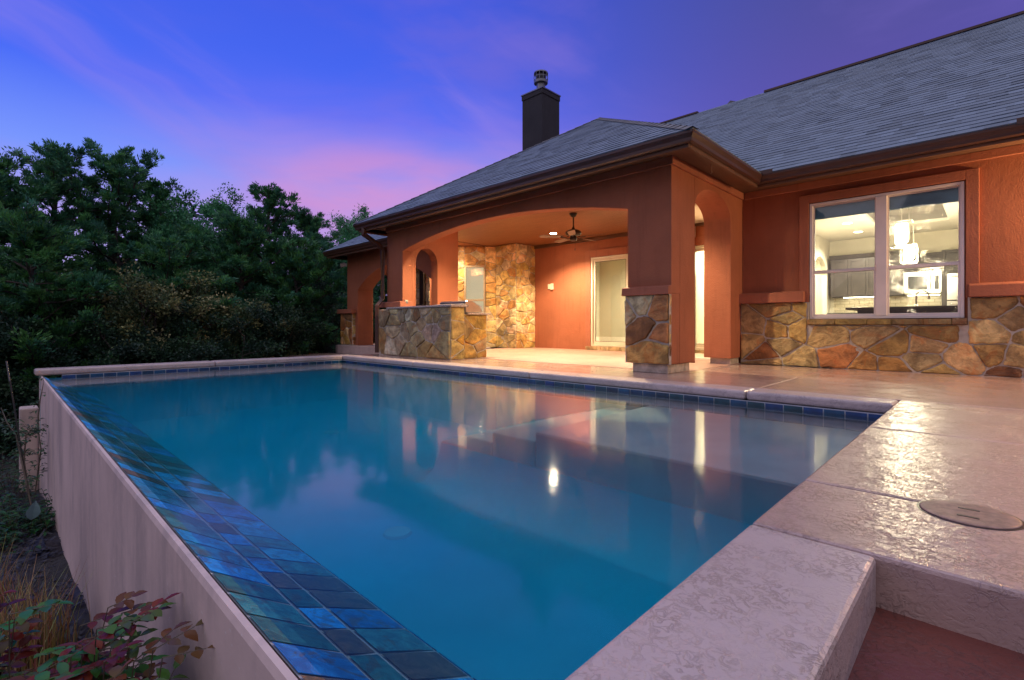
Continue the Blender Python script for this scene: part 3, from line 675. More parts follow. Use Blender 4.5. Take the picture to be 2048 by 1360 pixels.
q = MB(); q.prism([(5.668, .985), (5.764, .985), (5.764, 1.105), (5.68, 1.085)], 'x', -9.49, -8.70); q.prism([(-8.705, .985), (-8.64, .985), (-8.655, 1.09), (-8.705, 1.105)], 'y', 5.67, 5.98); q.build('wall_ledge', M['trim'], H, bevel=.008)
bx('plinth', (-3.36, 5.745, 0), (-2.87, 6.36, .113), pbr('rough_concrete', (.42, .36, .29), .85, var=.3, vscale=10, bscale=30, bstr=.8, bdist=.01), H, bevel=.008)
SA = arch_wall('wall', 'x', 6.442, 8.198, .10, SOF+.2, 6.444, 7.70, 2.19, .325, -3.24, -2.834, M['stucco'], H, ell=True)
bx('plinth', (-3.17, 7.76, 0), (-2.86, 8.12, .098), D.materials['rough_concrete'], H, bevel=.008)
LA = arch_wall('wall', 'x', 6.072, 7.24, .0, SOF+.2, 6.09, 6.66, 1.92, .34, -8.93, -8.702, M['stucco'], H, ell=True)
fz = MB(); fz.box((-9.3, 5.732, 2.585), (-2.80, 5.762, SOF)); fz.box((-2.832, 5.762, 2.585), (-2.80, 8.165, SOF)); fz.build('frieze', M['trim'], H, bevel=.006)
# porch back wall with sliding door, stone bay
YB = 10.08; DX0, DX1, DZ1 = -7.03, -4.05, 2.255
bw = MB(); bw.box((-8.9, YB, 0), (DX0, YB+.15, 3)); bw.box((DX1, YB, 0), (-2.83, YB+.15, 3)); bw.box((DX0, YB, DZ1), (DX1, YB+.15, 3)); bw.box((-3.24, 8.2, 0), (-2.834, YB, 2.9))
bw.build('wall', M['stucco'], H)
q = MB(); q.box((DX0-.16, YB-.035, 0), (DX0-.01, YB, DZ1+.18)); q.box((DX1+.01, YB-.035, 0), (DX1+.16, YB, DZ1+.18)); q.box((DX0-.01, YB-.035, DZ1+.01), (DX1+.01, YB, DZ1+.18)); q.build('door_surround', M['trim'], H, bevel=.006)
q = MB(); r = random.Random(8); x = DX0-.12
while x < DX1+.1:
    x1 = min(x+r.uniform(.3, .5), DX1+.12); q.box((x+.002, YB-.10, .005), (x1-.002, YB-.036, .095), r.choice(((.42, .30, .16), (.36, .26, .14), (.46, .36, .22)))); x = x1
q.build('door_sill', M['stone'], H, bevel=.008)
dr = MB(); fwd_ = .05; za = .10
dr.box((DX0, YB-.03, za), (DX0+fwd_, YB+.1, DZ1)); dr.box((DX1-fwd_, YB-.03, za), (DX1, YB+.1, DZ1)); dr.box((DX0+fwd_, YB-.03, DZ1-.05), (DX1-fwd_, YB+.1, DZ1)); dr.box((DX0+fwd_, YB-.03, za), (DX1-fwd_, YB+.1, za+.04))
SD = dr.build('sliding_door', M['doorframe'], H, bevel=.005)
pw = (DX1-DX0-2*fwd_)/3
for i in range(3):
    a = DX0+fwd_+pw*i; b = a+pw; yo = (.01, .045, .01)[i]; s_ = .055
    pf = MB(); za2, zb2 = za+.042, DZ1-.052
    pf.box((a, YB+yo, za2), (a+s_, YB+yo+.03, zb2)); pf.box((b-s_, YB+yo, za2), (b, YB+yo+.03, zb2)); pf.box((a+s_, YB+yo, za2), (b-s_, YB+yo+.03, za2+.07)); pf.box((a+s_, YB+yo, zb2-.055), (b-s_, YB+yo+.03, zb2))
    pf.build('sash', M['doorframe'], SD, bevel=.004)
    gk = MB(); 
    for (p, q2) in (((a+s_, zb2-.063), (b-s_, zb2-.055)), ((a+s_, za2+.07), (b-s_, za2+.078)), ((a+s_, za2+.078), (a+s_+.008, zb2-.063)), ((b-s_-.008, za2+.078), (b-s_, zb2-.063))): gk.box((p[0], YB+yo+.002, p[1]), (q2[0], YB+yo+.02, q2[1]))
    gk.build('gasket', M['bronze'], SD)
    bx('pane', (a+s_, YB+yo+.012, za2+.07), (b-s_, YB+yo+.016, zb2-.055), M['glass'], SD)
    if i == 0: bx('handle', (b-.045, YB+yo-.03, 1.02), (b-.02, YB+yo, 1.2), M['black'], SD, bevel=.006)
# stone bay: return, front face, angled facet with window, next facet beyond
def spanel(x0, y0, x1, y1, z0, z1, size, seed):
    L = math.hypot(x1-x0, y1-y0); return stone_panel('stone_wall', (x0, y0, z0), ((x1-x0)/L, (y1-y0)/L, 0), (0, 0, 1), L, z1-z0, size, H, seed=seed, pal=[((.60, .42, .15), 3), ((.62, .48, .24), 4), ((.55, .43, .24), 3), ((.52, .30, .10), 2), ((.64, .52, .33), 2), ((.47, .36, .17), 2)], mortar=.013, depth=.022)
P0, P1, P2, P3 = (-8.88, YB), (-8.88, 9.34), (-9.62, 9.34), (-10.62, 8.34)
spanel(P1[0], P1[1], P0[0], P0[1], 0, 2.74, .28, 31); spanel(P2[0], P2[1], P1[0], P1[1], 0, 2.74, .28, 32)
# facet P3->P2 with a window between u0 and u1
L = math.hypot(P2[0]-P3[0], P2[1]-P3[1]); ud = np.array(((P2[0]-P3[0])/L, (P2[1]-P3[1])/L)); nd = np.array((ud[1], -ud[0]))
u0, u1, wz0, wz1 = .55, 1.12, .60, 2.22
def fp(u, o=0): p = np.array(P3)+ud*u+nd*o; return p[0], p[1]
spanel(*fp(0), *fp(u0), 0, 2.74, .27, 33); spanel(*fp(u1), *fp(L), 0, 2.74, .27, 34); spanel(*fp(u0), *fp(u1), 0, wz0, .27, 35); spanel(*fp(u0), *fp(u1), wz1, 2.74, .27, 36)
def fbox(q, ua, ub, o0, o1, z0, z1):
    c = [fp(ua, o0), fp(ub, o0), fp(ub, o1), fp(ua, o1)]
    q.add([(*p, z0) for p in c]+[(*p, z1) for p in c], [(0, 3, 2, 1), (4, 5, 6, 7), (0, 1, 5, 4), (1, 2, 6, 5), (2, 3, 7, 6), (3, 0, 4, 7)])
q = MB(); fbox(q, u0-.02, u1+.02, .03, .07, wz0-.075, wz0-.002); q.build('window_sill', M['stone'], H, bevel=.008)
q = MB(); f_ = .05
fbox(q, u0, u0+f_, -.02, .035, wz0, wz1); fbox(q, u1-f_, u1, -.02, .035, wz0, wz1); fbox(q, u0+f_, u1-f_, -.02, .035, wz1-f_, wz1); fbox(q, u0+f_, u1-f_, -.02, .035, wz0, wz0+f_); fbox(q, u0+f_, u1-f_, -.015, .025, 1.26, 1.31)
BW = q.build('window', M['tanframe'], H, bevel=.004)
q = MB(); fbox(q, u0+f_, u1-f_, -.012, -.008, wz0+f_, wz1-f_); q.build('pane', M['glass'], BW)
q = MB(); fbox(q, u0+f_, u1-f_, -.06, -.05, wz0+.02, wz1-.10); fbox(q, u0+f_, u1-f_, -.09, -.04, wz1-.10, wz1-f_); q.build('roller_shade', M['shade'], BW)
# next facets of the bay, facing east and seen through the small arch
P4 = (-10.62, 8.0); P5 = (-11.4, 7.6)
spanel(P4[0], P4[1], P3[0], P3[1], 0, 2.74, .27, 37)
q = MB(); q.box((-11.9, 7.9, 0), (-10.64, 8.0, 2.9)); q.build('wall', M['stucco'], H)
stone_panel('stone_wall', (-11.9, 7.888, 0), (1, 0, 0), (0, 0, 1), 1.27, 2.74, .28, H, seed=38, mortar=.013, pal=[((.46, .33, .13), 3), ((.5, .4, .24), 4), ((.42, .34, .2), 3), ((.36, .22, .1), 1)])
q = MB(); q.box((-11.02, 7.82, .2), (-10.86, 7.885, 2.12)); q.box((-10.855, 7.80, .2), (-10.80, 7.885, 2.16)); q.build('shutter', M['bronze'], H, bevel=.01)
# solid masses behind the stone so no light leaks
q = MB(); q.prism([(P0[0]-.02, P0[1]+.02), (P1[0]-.02, P1[1]+.02), (P2[0]-.02, P2[1]+.03), fp(u1, -.12), fp(u0, -.12), (P3[0]-.05, P3[1]+.02), (P3[0]-.05, 10.9), (P0[0]-.02, 10.9)], 'z', 0, 2.9); q.build('wall', M['mortar'], H)
# porch ceiling
q = MB(); q.box((-9.2, 5.99, 2.75), (-3.24, YB, 2.80)); q.box((-13.7, 7.28, 2.75), (-9.202, YB, 2.80)); q.build('porch_ceiling', M['ceiling'], H)
q = MB(); q.box((-8.9, YB-.045, 2.665), (-3.24, YB-.001, 2.75)); q.box((-3.29, 6.45, 2.665), (-3.241, YB-.05, 2.75)); q.box((-8.70, 5.991, 2.60), (-3.45, 6.03, 2.75)); q.build('crown_moulding', M['soffit'], H, bevel=.006)
# soffits and fascias
q = MB(); q.box((-9.72, 5.29, SOF+.001), (-2.40, 5.76, SOF+.02)); q.box((-2.832, 5.76, SOF+.001), (-2.40, 8.2, SOF+.02)); q.box((-2.40, 7.56, SOF+.001), (6, 8.2, SOF+.02)); q.box((-9.72, 5.76, SOF+.001), (-9.28, 7.0, SOF+.02)); q.build('soffit', M['soffit'], H)
q = MB(); q.box((-9.70, 5.335, 2.59), (-2.42, 5.375, 2.745)); q.box((-2.455, 5.375, 2.59), (-2.415, 7.60, 2.745)); q.box((-2.455, 7.60, 2.59), (6, 7.64, 2.745)); q.box((-9.70, 5.375, 2.59), (-9.66, 7.0, 2.745)); q.build('fascia', M['soffit'], H, bevel=.004)
gutter((-9.66, 5.37), (-2.46, 5.37), (0, -1), H, 1, 1); gutter((-2.455, 5.37), (-2.455, 7.635), (1, 0), H, 1, -1); gutter((-2.455, 7.635), (6, 7.635), (0, -1), H, -1, 0); gutter((-9.66, 7.0), (-9.66, 5.37), (-1, 0), H, 0, 1)
q = MB(); q.box((-2.42, 7.495, 2.735), (-2.412, 7.62, 2.80)); q.box((-2.45, 7.50, 2.735), (-2.19, 7.508, 2.795)); q.build('splash_guard', M['gutter'], H)
q = MB(); q.box((.20, 7.50, 2.735), (.6, 7.508, 2.80)); q.build('splash_guard', M['gutter'], H)
# main roof and porch roof
PT = .62; ZE = 2.752; xl, xr, yf, ym_ = -9.78, -2.335, 5.25, 7.515
hw = (xr-xl)/2; AX = (xl+xr)/2; AY = yf+hw; AZ = ZE+PT*hw; VY = ym_+hw; RY = 13.79; RZ = ZE+PT*(RY-ym_); BX_ = -7.6
S = math.sqrt(1+PT*PT); up_f = np.array((0, 1, PT))/S
PR = MB(); PR.poly([(xl, yf, ZE-.02), (xr, yf, ZE-.02), (AX, AY, AZ-.02)]); PR.poly([(xr, yf, ZE-.02), (xr, ym_, ZE-.02), (AX, VY, AZ-.02), (AX, AY, AZ-.02)]); PR.poly([(xl, yf, ZE-.02), (AX, AY, AZ-.02), (AX, VY, AZ-.02), (xl, VY, ZE-.02)])
PR.poly([(xr, ym_, ZE-.02), (6, ym_, ZE-.02), (6, RY, RZ-.02), (BX_, RY, RZ-.02), (AX, VY, AZ-.02)]); PR.poly([(AX, AY, AZ-.02), (AX, VY, AZ-.02), (BX_, RY, RZ-.02)]); PR.poly([(BX_, RY, RZ-.02), (AX, AY, AZ-.02), (xl, AY, ZE-.02), (-13.5, RY, ZE)])
PR.poly([(6, RY, RZ-.02), (BX_, RY, RZ-.02), (-13.5, 20, ZE), (6, 20, ZE)])
RF = PR.build('roof', M['soffit'], H)
def slopes(p): return p*S
shingles('shingle_courses', (xl, yf, ZE), (1, 0, 0), up_f, [(0, 0), (xr-xl, 0), (hw, hw*S)], RF, 1)
shingles('shingle_courses', (xr, yf, ZE), (0, 1, 0), np.array((-1, 0, PT))/S, [(0, 0), (ym_-yf, 0), (VY-yf, hw*S), (hw, hw*S)], RF, 2)
shingles('shingle_courses', (xr, ym_, ZE), (1, 0, 0), up_f, [(0, 0), (4.6-xr, 0), (4.6-xr, (RY-ym_)*S), (BX_-xr, (RY-ym_)*S), (-hw, hw*S)], RF, 3)
cu = np.array((BX_-AX, 0, RZ-AZ)); cl = np.linalg.norm(cu)
shingles('shingle_courses', (AX, AY, AZ), (0, 1, 0), cu/cl, [(0, 0), (VY-AY, 0), (RY-AY, cl)], RF, 4)
# hip caps
hc = MB(); r = random.Random(4)
def caps(p, q2, n):
    p = np.array(p); q2 = np.array(q2); d = (q2-p)/n; h = np.array((-d[1], d[0], 0)); h = h/np.linalg.norm(h)*.085
    for i in range(n):
        a = p+d*i; b = p+d*(i+1.25); g = r.choice((.12, .14, .16, .18)); c = (g, g*.97, g*.95); dz = np.array((0, 0, .026)); dl = np.array((0, 0, -.022))
        hc.add([a+dz, a+h+dl+.3*dz, b+h+dl, b+dz*.5, b-h+dl, a-h+dl+.3*dz], [(0, 1, 2, 3), (0, 3, 4, 5)], c)
caps((xr, yf, ZE), (AX, AY, AZ), 30); caps((xl, yf, ZE), (AX, AY, AZ), 30); caps((AX, AY, AZ), (AX, VY, AZ), 14)
hc.build('hip_cap', M['shingle'], RF)
q = MB(); q.box((-7.3, RY-.10, RZ-.03), (-5.95, RY+.12, RZ+.015)); q.box((-4.2, RY-.10, RZ-.03), (6, RY+.12, RZ+.02)); q.build('ridge_vent', M['gutter'], RF)
q = MB(); q.add([(-5.9, RY+.2, RZ-.4), (-5.15, RY+.2, RZ+.16), (-4.2, RY+.2, RZ-.3), (-5.15, RY+3, RZ+.16), (-5.9, RY+3, RZ-.4), (-4.2, RY+3, RZ-.3)], [(0, 2, 1), (0, 1, 3, 4), (2, 5, 3, 1)], (.15, .15, .15)); q.build('rear_gable', M['shingle'], RF)
# chimney
cx, cy, cs = -11.02, 12.82, .445
def rot45(px, py): return px, py
ch = MB(); ch.box((cx-cs, cy-cs, 0), (cx+cs, cy+cs, 8.24)); CH = ch.build('chimney', M['chimney'], H)
q = MB(); q.box((cx-cs-.022, cy-cs-.022, 8.24), (cx+cs+.022, cy+cs+.022, 8.40)); q.build('chimney_crown', M['chimney'], CH, bevel=.01)
q = MB(); q.add([(cx-cs-.04, cy-cs-.04, 8.402), (cx+cs+.04, cy-cs-.04, 8.402), (cx+cs+.04, cy+cs+.04, 8.402), (cx-cs-.04, cy+cs+.04, 8.402), (cx-cs-.04, cy-cs-.04, 8.44), (cx+cs+.04, cy-cs-.04, 8.44), (cx+cs+.04, cy+cs+.04, 8.44), (cx-cs-.04, cy+cs+.04, 8.44), (cx-.1, cy-.1, 8.56), (cx+.1, cy-.1, 8.56), (cx+.1, cy+.1, 8.56), (cx-.1, cy+.1, 8.56)], [(3, 2, 1, 0), (0, 1, 5, 4), (1, 2, 6, 5), (2, 3, 7, 6), (3, 0, 4, 7), (4, 5, 9, 8), (5, 6, 10, 9), (6, 7, 11, 10), (7, 4, 8, 11), (8, 9, 10, 11)]); q.build('chimney_cap', M['galv'], CH)
q = MB(); q.lathe([(.15, 8.5), (.15, 8.86)], (cx, cy, 0), 20); q.build('flue', M['galv'], CH, smooth=False)
q = MB(); q.lathe([(.13, 8.82), (.235, 8.84), (.24, 8.92), (.235, 8.925), (.16, 8.93)], (cx, cy, 0), 24); q.lathe([(.15, 9.17), (.24, 9.17), (.235, 9.21), (.12, 9.235), (.01, 9.24)], (cx, cy, 0), 24)
for zz_ in (9.045,): q.lathe([(.236, zz_-.008), (.244, zz_-.008), (.244, zz_+.008), (.236, zz_+.008)], (cx, cy, 0), 24, True)
for i in range(12):
    a = 2*math.pi*i/12; q.tube([(cx+.24*math.cos(a), cy+.24*math.sin(a), 8.92), (cx+.24*math.cos(a), cy+.24*math.sin(a), 9.18)], .009, 5)
q.build('spark_arrestor', M['galv'], CH)
q = MB(); q.lathe([(.17, 8.93), (.17, 9.17)], (cx, cy, 0), 20); q.build('flue', M['black'], CH)
# downspout at the porch's left end
q = MB(); dx, dy = -9.36, 5.55
def seg(pts, hw_=.04, hd=.03):
    mbs = MB()
    for i in range(len(pts)-1):
        mbs.tube([pts[i], pts[i+1]], .047, 4)
    return mbs
ds = MB(); ds.tube([(-9.47, 5.31, 2.65), (-9.47, 5.31, 2.52), (-9.33, 5.60, 2.30), (-9.30, 5.66, 2.2), (-9.30, 5.66, 1.16), (-9.30, 5.53, 1.02), (-9.30, 5.53, .03)], .052, 4); ds.build('downspout', M['gutter'], H)
q = MB(); q.box((-9.36, 5.52, .62), (-9.12, 5.60, .645)); q.build('downspout_strap', M['gutter'], H)
# --- west portico
PY = 7.25
arch_wall('wall', 'y', -13.88, -9.34, .0, SOF+.2, -13.26, -9.6, 1.63, .62, PY, PY+.45, M['stucco'], H)
arch_wall('wall', 'x', PY+.452, 9.6, .0, SOF+.2, PY+.50, PY+1.5, 1.75, .5, -13.72, -13.262, M['stucco'], H, ell=True)
stone_panel('stone_base', (-14.08, PY-.10, .03), (1, 0, 0), (0, 0, 1), .68, .93, .32, H, seed=41); stone_panel('stone_base', (-13.40, PY-.10, .03), (0, 1, 0), (0, 0, 1), .2, .93, .3, H, seed=42, depth=.01)
q = MB(); q.box((-14.075, PY-.098, .03), (-13.402, PY, .955)); q.build('stone_backing', M['mortar'], H)
q = MB(); q.box((-14.22, PY-.17, .955), (-13.33, PY-.002, 1.08)); q.build('wall_ledge', M['trim'], H, bevel=.012)
q = MB(); q.box((-14.3, 6.75, SOF+.02), (-9.7, PY, SOF+.04)); q.box((-14.3, PY, SOF+.02), (-13.72, 10, SOF+.04)); q.build('soffit', M['soffit'], H)
q = MB(); q.box((-14.28, 6.80, 2.61), (-9.7, 6.84, 2.765)); q.box((-14.28, 6.84, 2.61), (-14.24, 10, 2.765)); q.build('fascia', M['soffit'], H)
gutter((-14.24, 6.84), (-9.8, 6.84), (0, -1), H, 1, 0, 2.66); gutter((-14.24, 10), (-14.24, 6.84), (-1, 0), H, 0, 1, 2.66)
q = MB(); zt = 2.78; q.poly([(-14.37, 6.72, zt), (-9, 6.72, zt), (-9, 9.9, zt+PT*3.18), (-11.19, 9.9, zt+PT*3.18)]); q.poly([(-14.37, 6.72, zt), (-11.19, 9.9, zt+PT*3.18), (-14.37, 13, zt)])
R3 = q.build('roof', M['soffit'], H)
shingles('shingle_courses', (-14.37, 6.72, zt+.02), (1, 0, 0), up_f, [(0, 0), (4.7, 0), (4.7, 3.18*S), (3.18, 3.18*S)], R3, 6)
q = MB(); q.box((-14.15, 7.02, -.02), (-9.72, 9.8, .02)); q.box((-14.15, 7.02, -.235), (-9.33, 7.24, -.021)); q.build('landing', M['coping'], H, bevel=.01)
tag(bx('path', (-14.6, 5.6, -.5), (-9.345, 7.015, -.235), M['deck']), kind='structure')
q = MB(); q.box((-14.9, 5.3, -.6), (-9.65, 5.6, -.30)); tag(q.build('garden_step', M['tread']), kind='structure')
q = MB()
for i in range(14): q.box((-11.9+i*.11, 7.5, .05), (-11.88+i*.11, 7.52, 1.1))
q.box((-11.95, 7.49, 1.1), (-10.42, 7.53, 1.14)); q.box((-11.95, 7.49, .06), (-10.42, 7.53, .10)); tag(q.build('iron_gate', M['iron']), 'black iron gate standing in the arch of the west portico', 'gate')
# --- rooms behind the glass (part of the house)
q = MB()   # living room behind the sliding door
q.box((-9, YB+.16, -.05), (-3, 13, .09)); q.build('interior_floor', M['intfloor'], H)
q = MB(); q.box((-8.3, 12.3, .09), (-3.1, 12.45, 3)); q.box((-6.6, 10.9, .09), (-6.5, 12.3, 3)) if False else None; q.box((-8.4, YB+.16, .09), (-8.3, 12.45, 3)); q.box((-3.24, YB+.16, .09), (-3.1, 12.3, 3)); q.build('interior_wall', M['intwall'], H)
q = MB(); q.box((-8.3, 12.28, .09), (-3.24, 12.299, .27)); q.box((-8.299, YB+.2, .09), (-8.28, 12.27, .27)); q.build('baseboard', M['base'], H)
q = MB(); q.box((-8.4, YB+.16, 2.7), (-3.1, 12.5, 2.8)); q.build('interior_ceiling', M['intceil'], H)
# kitchen
KX0, KX1, KY1, KC = -2.92, 2.6, 14.6, 2.72
q = MB(); q.box((KX0-.1, 8.4, -.05), (KX1+.1, KY1+.1, .04)); q.build('interior_floor', M['intfloor'], H)
q = MB(); q.box((KX0, KY1, .04), (KX1, KY1+.1, KC+.3)); q.box((KX1, 8.402, .04), (KX1+.1, KY1, KC+.3))
q.box((KX0-.1, 8.402, .04), (KX0, 13.0, KC+.3)); q.box((KX0-.1, 14.25, .04), (KX0, KY1+.1, KC+.3)); q.box((KX0-.1, 13.0, 2.28), (KX0, 14.25, KC+.3)); q.build('interior_wall', M['kitwall'], H)
q = MB(); q.prism([(13.0, 2.28), (13.0, 1.85), (13.12, 2.08), (13.36, 2.21), (13.62, 2.26), (13.9, 2.21), (14.13, 2.08), (14.25, 1.85), (14.25, 2.28)], 'x', KX0-.1, KX0-.001); q.box((KX0-1.6, 8.5, .04), (KX0-1.5, 22, KC)); q.box((KX0-1.6, 15.0, 0), (KX0, 15.1, KC)); q.box((KX0-1.6, 8.5, KC), (KX0-.101, 22, KC+.05)); q.box((KX0-1.6, 8.5, -.02), (KX0-.101, 22, .03)); q.box((KX0-.1, KY1+.11, 0), (KX0, 22, KC)); q.build('interior_wall', M['kitwall'], H)
TX0, TX1, TY0, TY1 = -1.72, -.60, 11.3, 13.2
q = MB(); q.box((KX0, 8.402, KC), (TX0, KY1, KC+.05)); q.box((TX1, 8.402, KC), (KX1, KY1, KC+.05)); q.box((TX0, 8.402, KC), (TX1, TY0, KC+.05)); q.box((TX0, TY1, KC), (TX1, KY1, KC+.05)); q.build('interior_ceiling', M['intceil'], H)
q = MB(); q.box((TX0, TY0, KC+.22), (TX1, TY1, KC+.27)); q.box((TX0-.03, TY0, KC+.05), (TX0, TY1, KC+.25)); q.box((TX1, TY0, KC+.05), (TX1+.03, TY1, KC+.25)); q.box((TX0, TY1, KC+.05), (TX1, TY1+.03, KC+.25)); q.box((TX0, TY0-.03, KC+.05), (TX1, TY0, KC+.25)); q.build('ceiling_tray', M['tray'], H)
q = MB(); q.box((-2.83, KY1-.012, .93), (-.75, KY1-.001, 1.34)); q.build('backsplash', M['subway'], H)
q = MB(); q.box((WX0-.05, 8.28, 2.18), (WX1+.05, 8.34, 2.36)); q.tube([(WX0, 8.30, 2.165), (WX1, 8.30, 2.165)], .022, 8); q.build('rolled_blind', M['blind'], W1)
q = MB(); q.box((-2.62, 10.9, KC-.008), (-2.32, 11.05, KC-.001)); q.build('ceiling_vent', M['base'], H)
# ================================================================== LAMPS
def can_light(x, y, z, label, group, power, lm, spot=132, r_=.075, col=(1, .74, .45)):
    t = thing('ceiling_light', label, 'ceiling light', (x, y, z), group)
    q = MB(); q.lathe([(r_, -.004), (r_+.018, -.006), (r_+.02, -.001), (r_, -.001)], (x, y, z), 28, True); q.build('trim_ring', M['base'], t, smooth=True)
    q = MB(); q.lathe([(.001, -.003), (r_, -.003), (r_, -.001), (.001, -.001)], (x, y, z), 28); q.build('lens', lm, t)
    lamp('lamp', 'SPOT', (x, y, z-.03), power, col, t, .04, spot, .6)
    return t
can_light(-7.34, 8.99, 2.75, 'round recessed porch ceiling light left of the fan, glowing white', 'recessed lights in the porch ceiling', 660, M['lamp'])
can_light(-4.16, 8.99, 2.75, 'recessed porch ceiling light near the back wall, hidden behind the corner column', 'recessed lights in the porch ceiling', 420, M['lamp'])
can_light(-7.34, 6.22, 2.75, 'recessed porch ceiling light just behind the front arch, above the grill', 'recessed lights in the porch ceiling', 420, M['lamp'])
can_light(-4.16, 6.6, 2.75, 'recessed porch ceiling light behind the front arch, nearest the corner column', 'recessed lights in the porch ceiling', 420, M['lamp'])
can_light(-9.95, 8.02, 2.75, 'recessed porch ceiling light close to the stone bay window', 'recessed lights in the porch ceiling', 230, M['lamp'])
can_light(-11.5, 7.3+.75, 2.75, 'recessed light in the roof of the west portico', 'recessed lights in the porch ceiling', 420, M['lamp']).location = (-11.5, 7.86, 2.75) if False else (-11.5, 8.05, 2.75)
for x, y, l in ((-2.13, 12.2, 'round kitchen ceiling light nearest the window, left of the grey tray'), (-2.15, 13.5, 'round kitchen ceiling light farther back, above the dark cabinets'), (.4, 12.2, 'kitchen ceiling light right of the grey tray'), (-3.6, 13.9, 'unseen ceiling light added to brighten the hallway behind the kitchen arch')):  # the hallway one is an added, unseen lamp to brighten the doorway
    can_light(x, y, KC, l, 'kitchen ceiling lights', 220, M['kitlamp'], 150, .085, (1, .86, .62))
def pendant(x, y, z0, z1, label, hw=.17):
    t = thing('pendant_lamp', label, 'pendant lamp', (x, y, KC), 'crystal pendant lamps over the kitchen island')
    q = MB(); q.tube([(x, y, z1), (x, y, KC+.2)], .006, 6); q.build('rod', M['steel'], t)
    q = MB()
    for sx in (-1, 1):
        for sy in (-1, 1): q.box((x+sx*hw-.003, y+sy*hw-.003, z0), (x+sx*hw+.003, y+sy*hw+.003, z1))
    for z in (z0, z1-.012):
        q.box((x-hw, y-hw-.006, z), (x+hw, y-hw+.006, z+.012)); q.box((x-hw, y+hw-.006, z), (x+hw, y+hw+.006, z+.012)); q.box((x-hw-.006, y-hw, z), (x-hw+.006, y+hw, z+.012)); q.box((x+hw-.006, y-hw, z), (x+hw+.006, y+hw, z+.012))
    q.build('lantern_frame', M['steel'], t)
    q = MB(); rr = hw*.45
    for i in range(14):
        a = i*2.4; d = rr*math.sqrt(i/14); px, py = x+d*math.cos(a), y+d*math.sin(a); zz_ = z0+.03+.03*(i % 3)
        q.lathe([(.001, zz_), (.03, zz_+.03), (.035, (zz_+z1)/2), (.03, z1-.06), (.001, z1-.03)], (px, py, 0), 8)
    q.build('crystal_cluster', M['crystal'], t, smooth=True)
    lamp('lamp', 'POINT', (x, y, z0-.06), 70, (1, .85, .6), t, .12)
pendant(-1.12, 11.0, 1.98, 2.42, 'square crystal pendant lamp glowing above the kitchen island, the nearer and higher one', .15)
pendant(-1.12, 12.1, 1.80, 2.14, 'crystal pendant lamp seen lower in the window, behind the first', .12)
# rooms' own light
def strip(x0, x1, y, z, label, pw):
    t = thing('strip_light', label, 'strip light', ((x0+x1)/2, y, z), 'strip lights under the kitchen cabinets'); bx('diffuser', (x0, y-.02, z-.012), (x1, y+.02, z-.0005), M['striplamp'], t)
strip(-2.6, -1.75, 14.44, 1.288, 'warm strip light under the dark cabinets, left of the microwave', 8); strip(-1.36, -.80, 14.44, 1.288, 'warm strip light under the microwave', 8)
can_light(-5.6, 11.3, 2.7, 'recessed ceiling light inside the room behind the sliding door', 'recessed lights in the living room', 720, M['kitlamp'], 165, .08, (1, .86, .62))
can_light(-4.0, 11.3, 2.7, 'recessed ceiling light in the room behind the right end of the sliding door', 'recessed lights in the living room', 720, M['kitlamp'], 165, .08, (1, .86, .62))
# lantern on the wall past the right edge of the picture
t = thing('wall_lantern', 'dark bronze wall lantern lit on the stucco beyond the kitchen window', 'wall lamp', (1.45, 8.2, 1.9))
bx('back_plate', (1.39, 8.17, 1.8), (1.51, 8.199, 2.1), M['bronze'], t, bevel=.004)
q = MB(); q.lathe([(.02, 1.72), (.08, 1.75), (.085, 1.76)], (1.45, 8.03, 0), 12); q.lathe([(.09, 2.02), (.10, 2.03), (.02, 2.12)], (1.45, 8.03, 0), 12); q.tube([(1.45, 8.17, 2.0), (1.45, 8.1, 2.16), (1.45, 8.03, 2.12)], .009, 6)
for i in range(6): a = i*math.pi/3; q.tube([(1.45+.083*math.cos(a), 8.03+.083*math.sin(a), 1.75), (1.45+.092*math.cos(a), 8.03+.092*math.sin(a), 2.03)], .005, 5)
q.build('lantern_frame', M['bronze'], t)
q = MB(); q.lathe([(.001, 1.83), (.025, 1.85), (.028, 1.9), (.001, 1.95)], (1.45, 8.03, 0), 10); q.build('bulb', M['lamp'], t, smooth=True)
lamp('lamp', 'POINT', (1.45, 7.98, 1.88), 330, (1, .62, .30), t, .05)

# ================================================================== PORCH OBJECTS
# ceiling fan
fx, fy = -5.755, 7.65
F_ = thing('ceiling_fan', 'dark bronze ceiling fan with five brown blades hanging from the porch ceiling', 'ceiling fan', (fx, fy, 2.75))
q = MB(); q.lathe([(.075, 0), (.075, -.01), (.045, -.06), (.02, -.075)], (fx, fy, 2.75), 24); q.build('canopy', M['bronze'], F_, smooth=True)
q = MB(); q.tube([(fx, fy, 2.69), (fx, fy, 2.44)], .013, 10); q.lathe([(.013, 2.50), (.03, 2.46), (.045, 2.43)], (fx, fy, 0), 16); q.build('downrod', M['bronze'], F_)
q = MB(); q.lathe([(.03, 2.435), (.10, 2.43), (.145, 2.40), (.155, 2.365), (.14, 2.335), (.10, 2.322), (.06, 2.318), (.06, 2.29), (.075, 2.28), (.075, 2.245), (.05, 2.225), (.005, 2.22)], (fx, fy, 0), 32); q.build('motor', M['bronze'], F_, smooth=True)
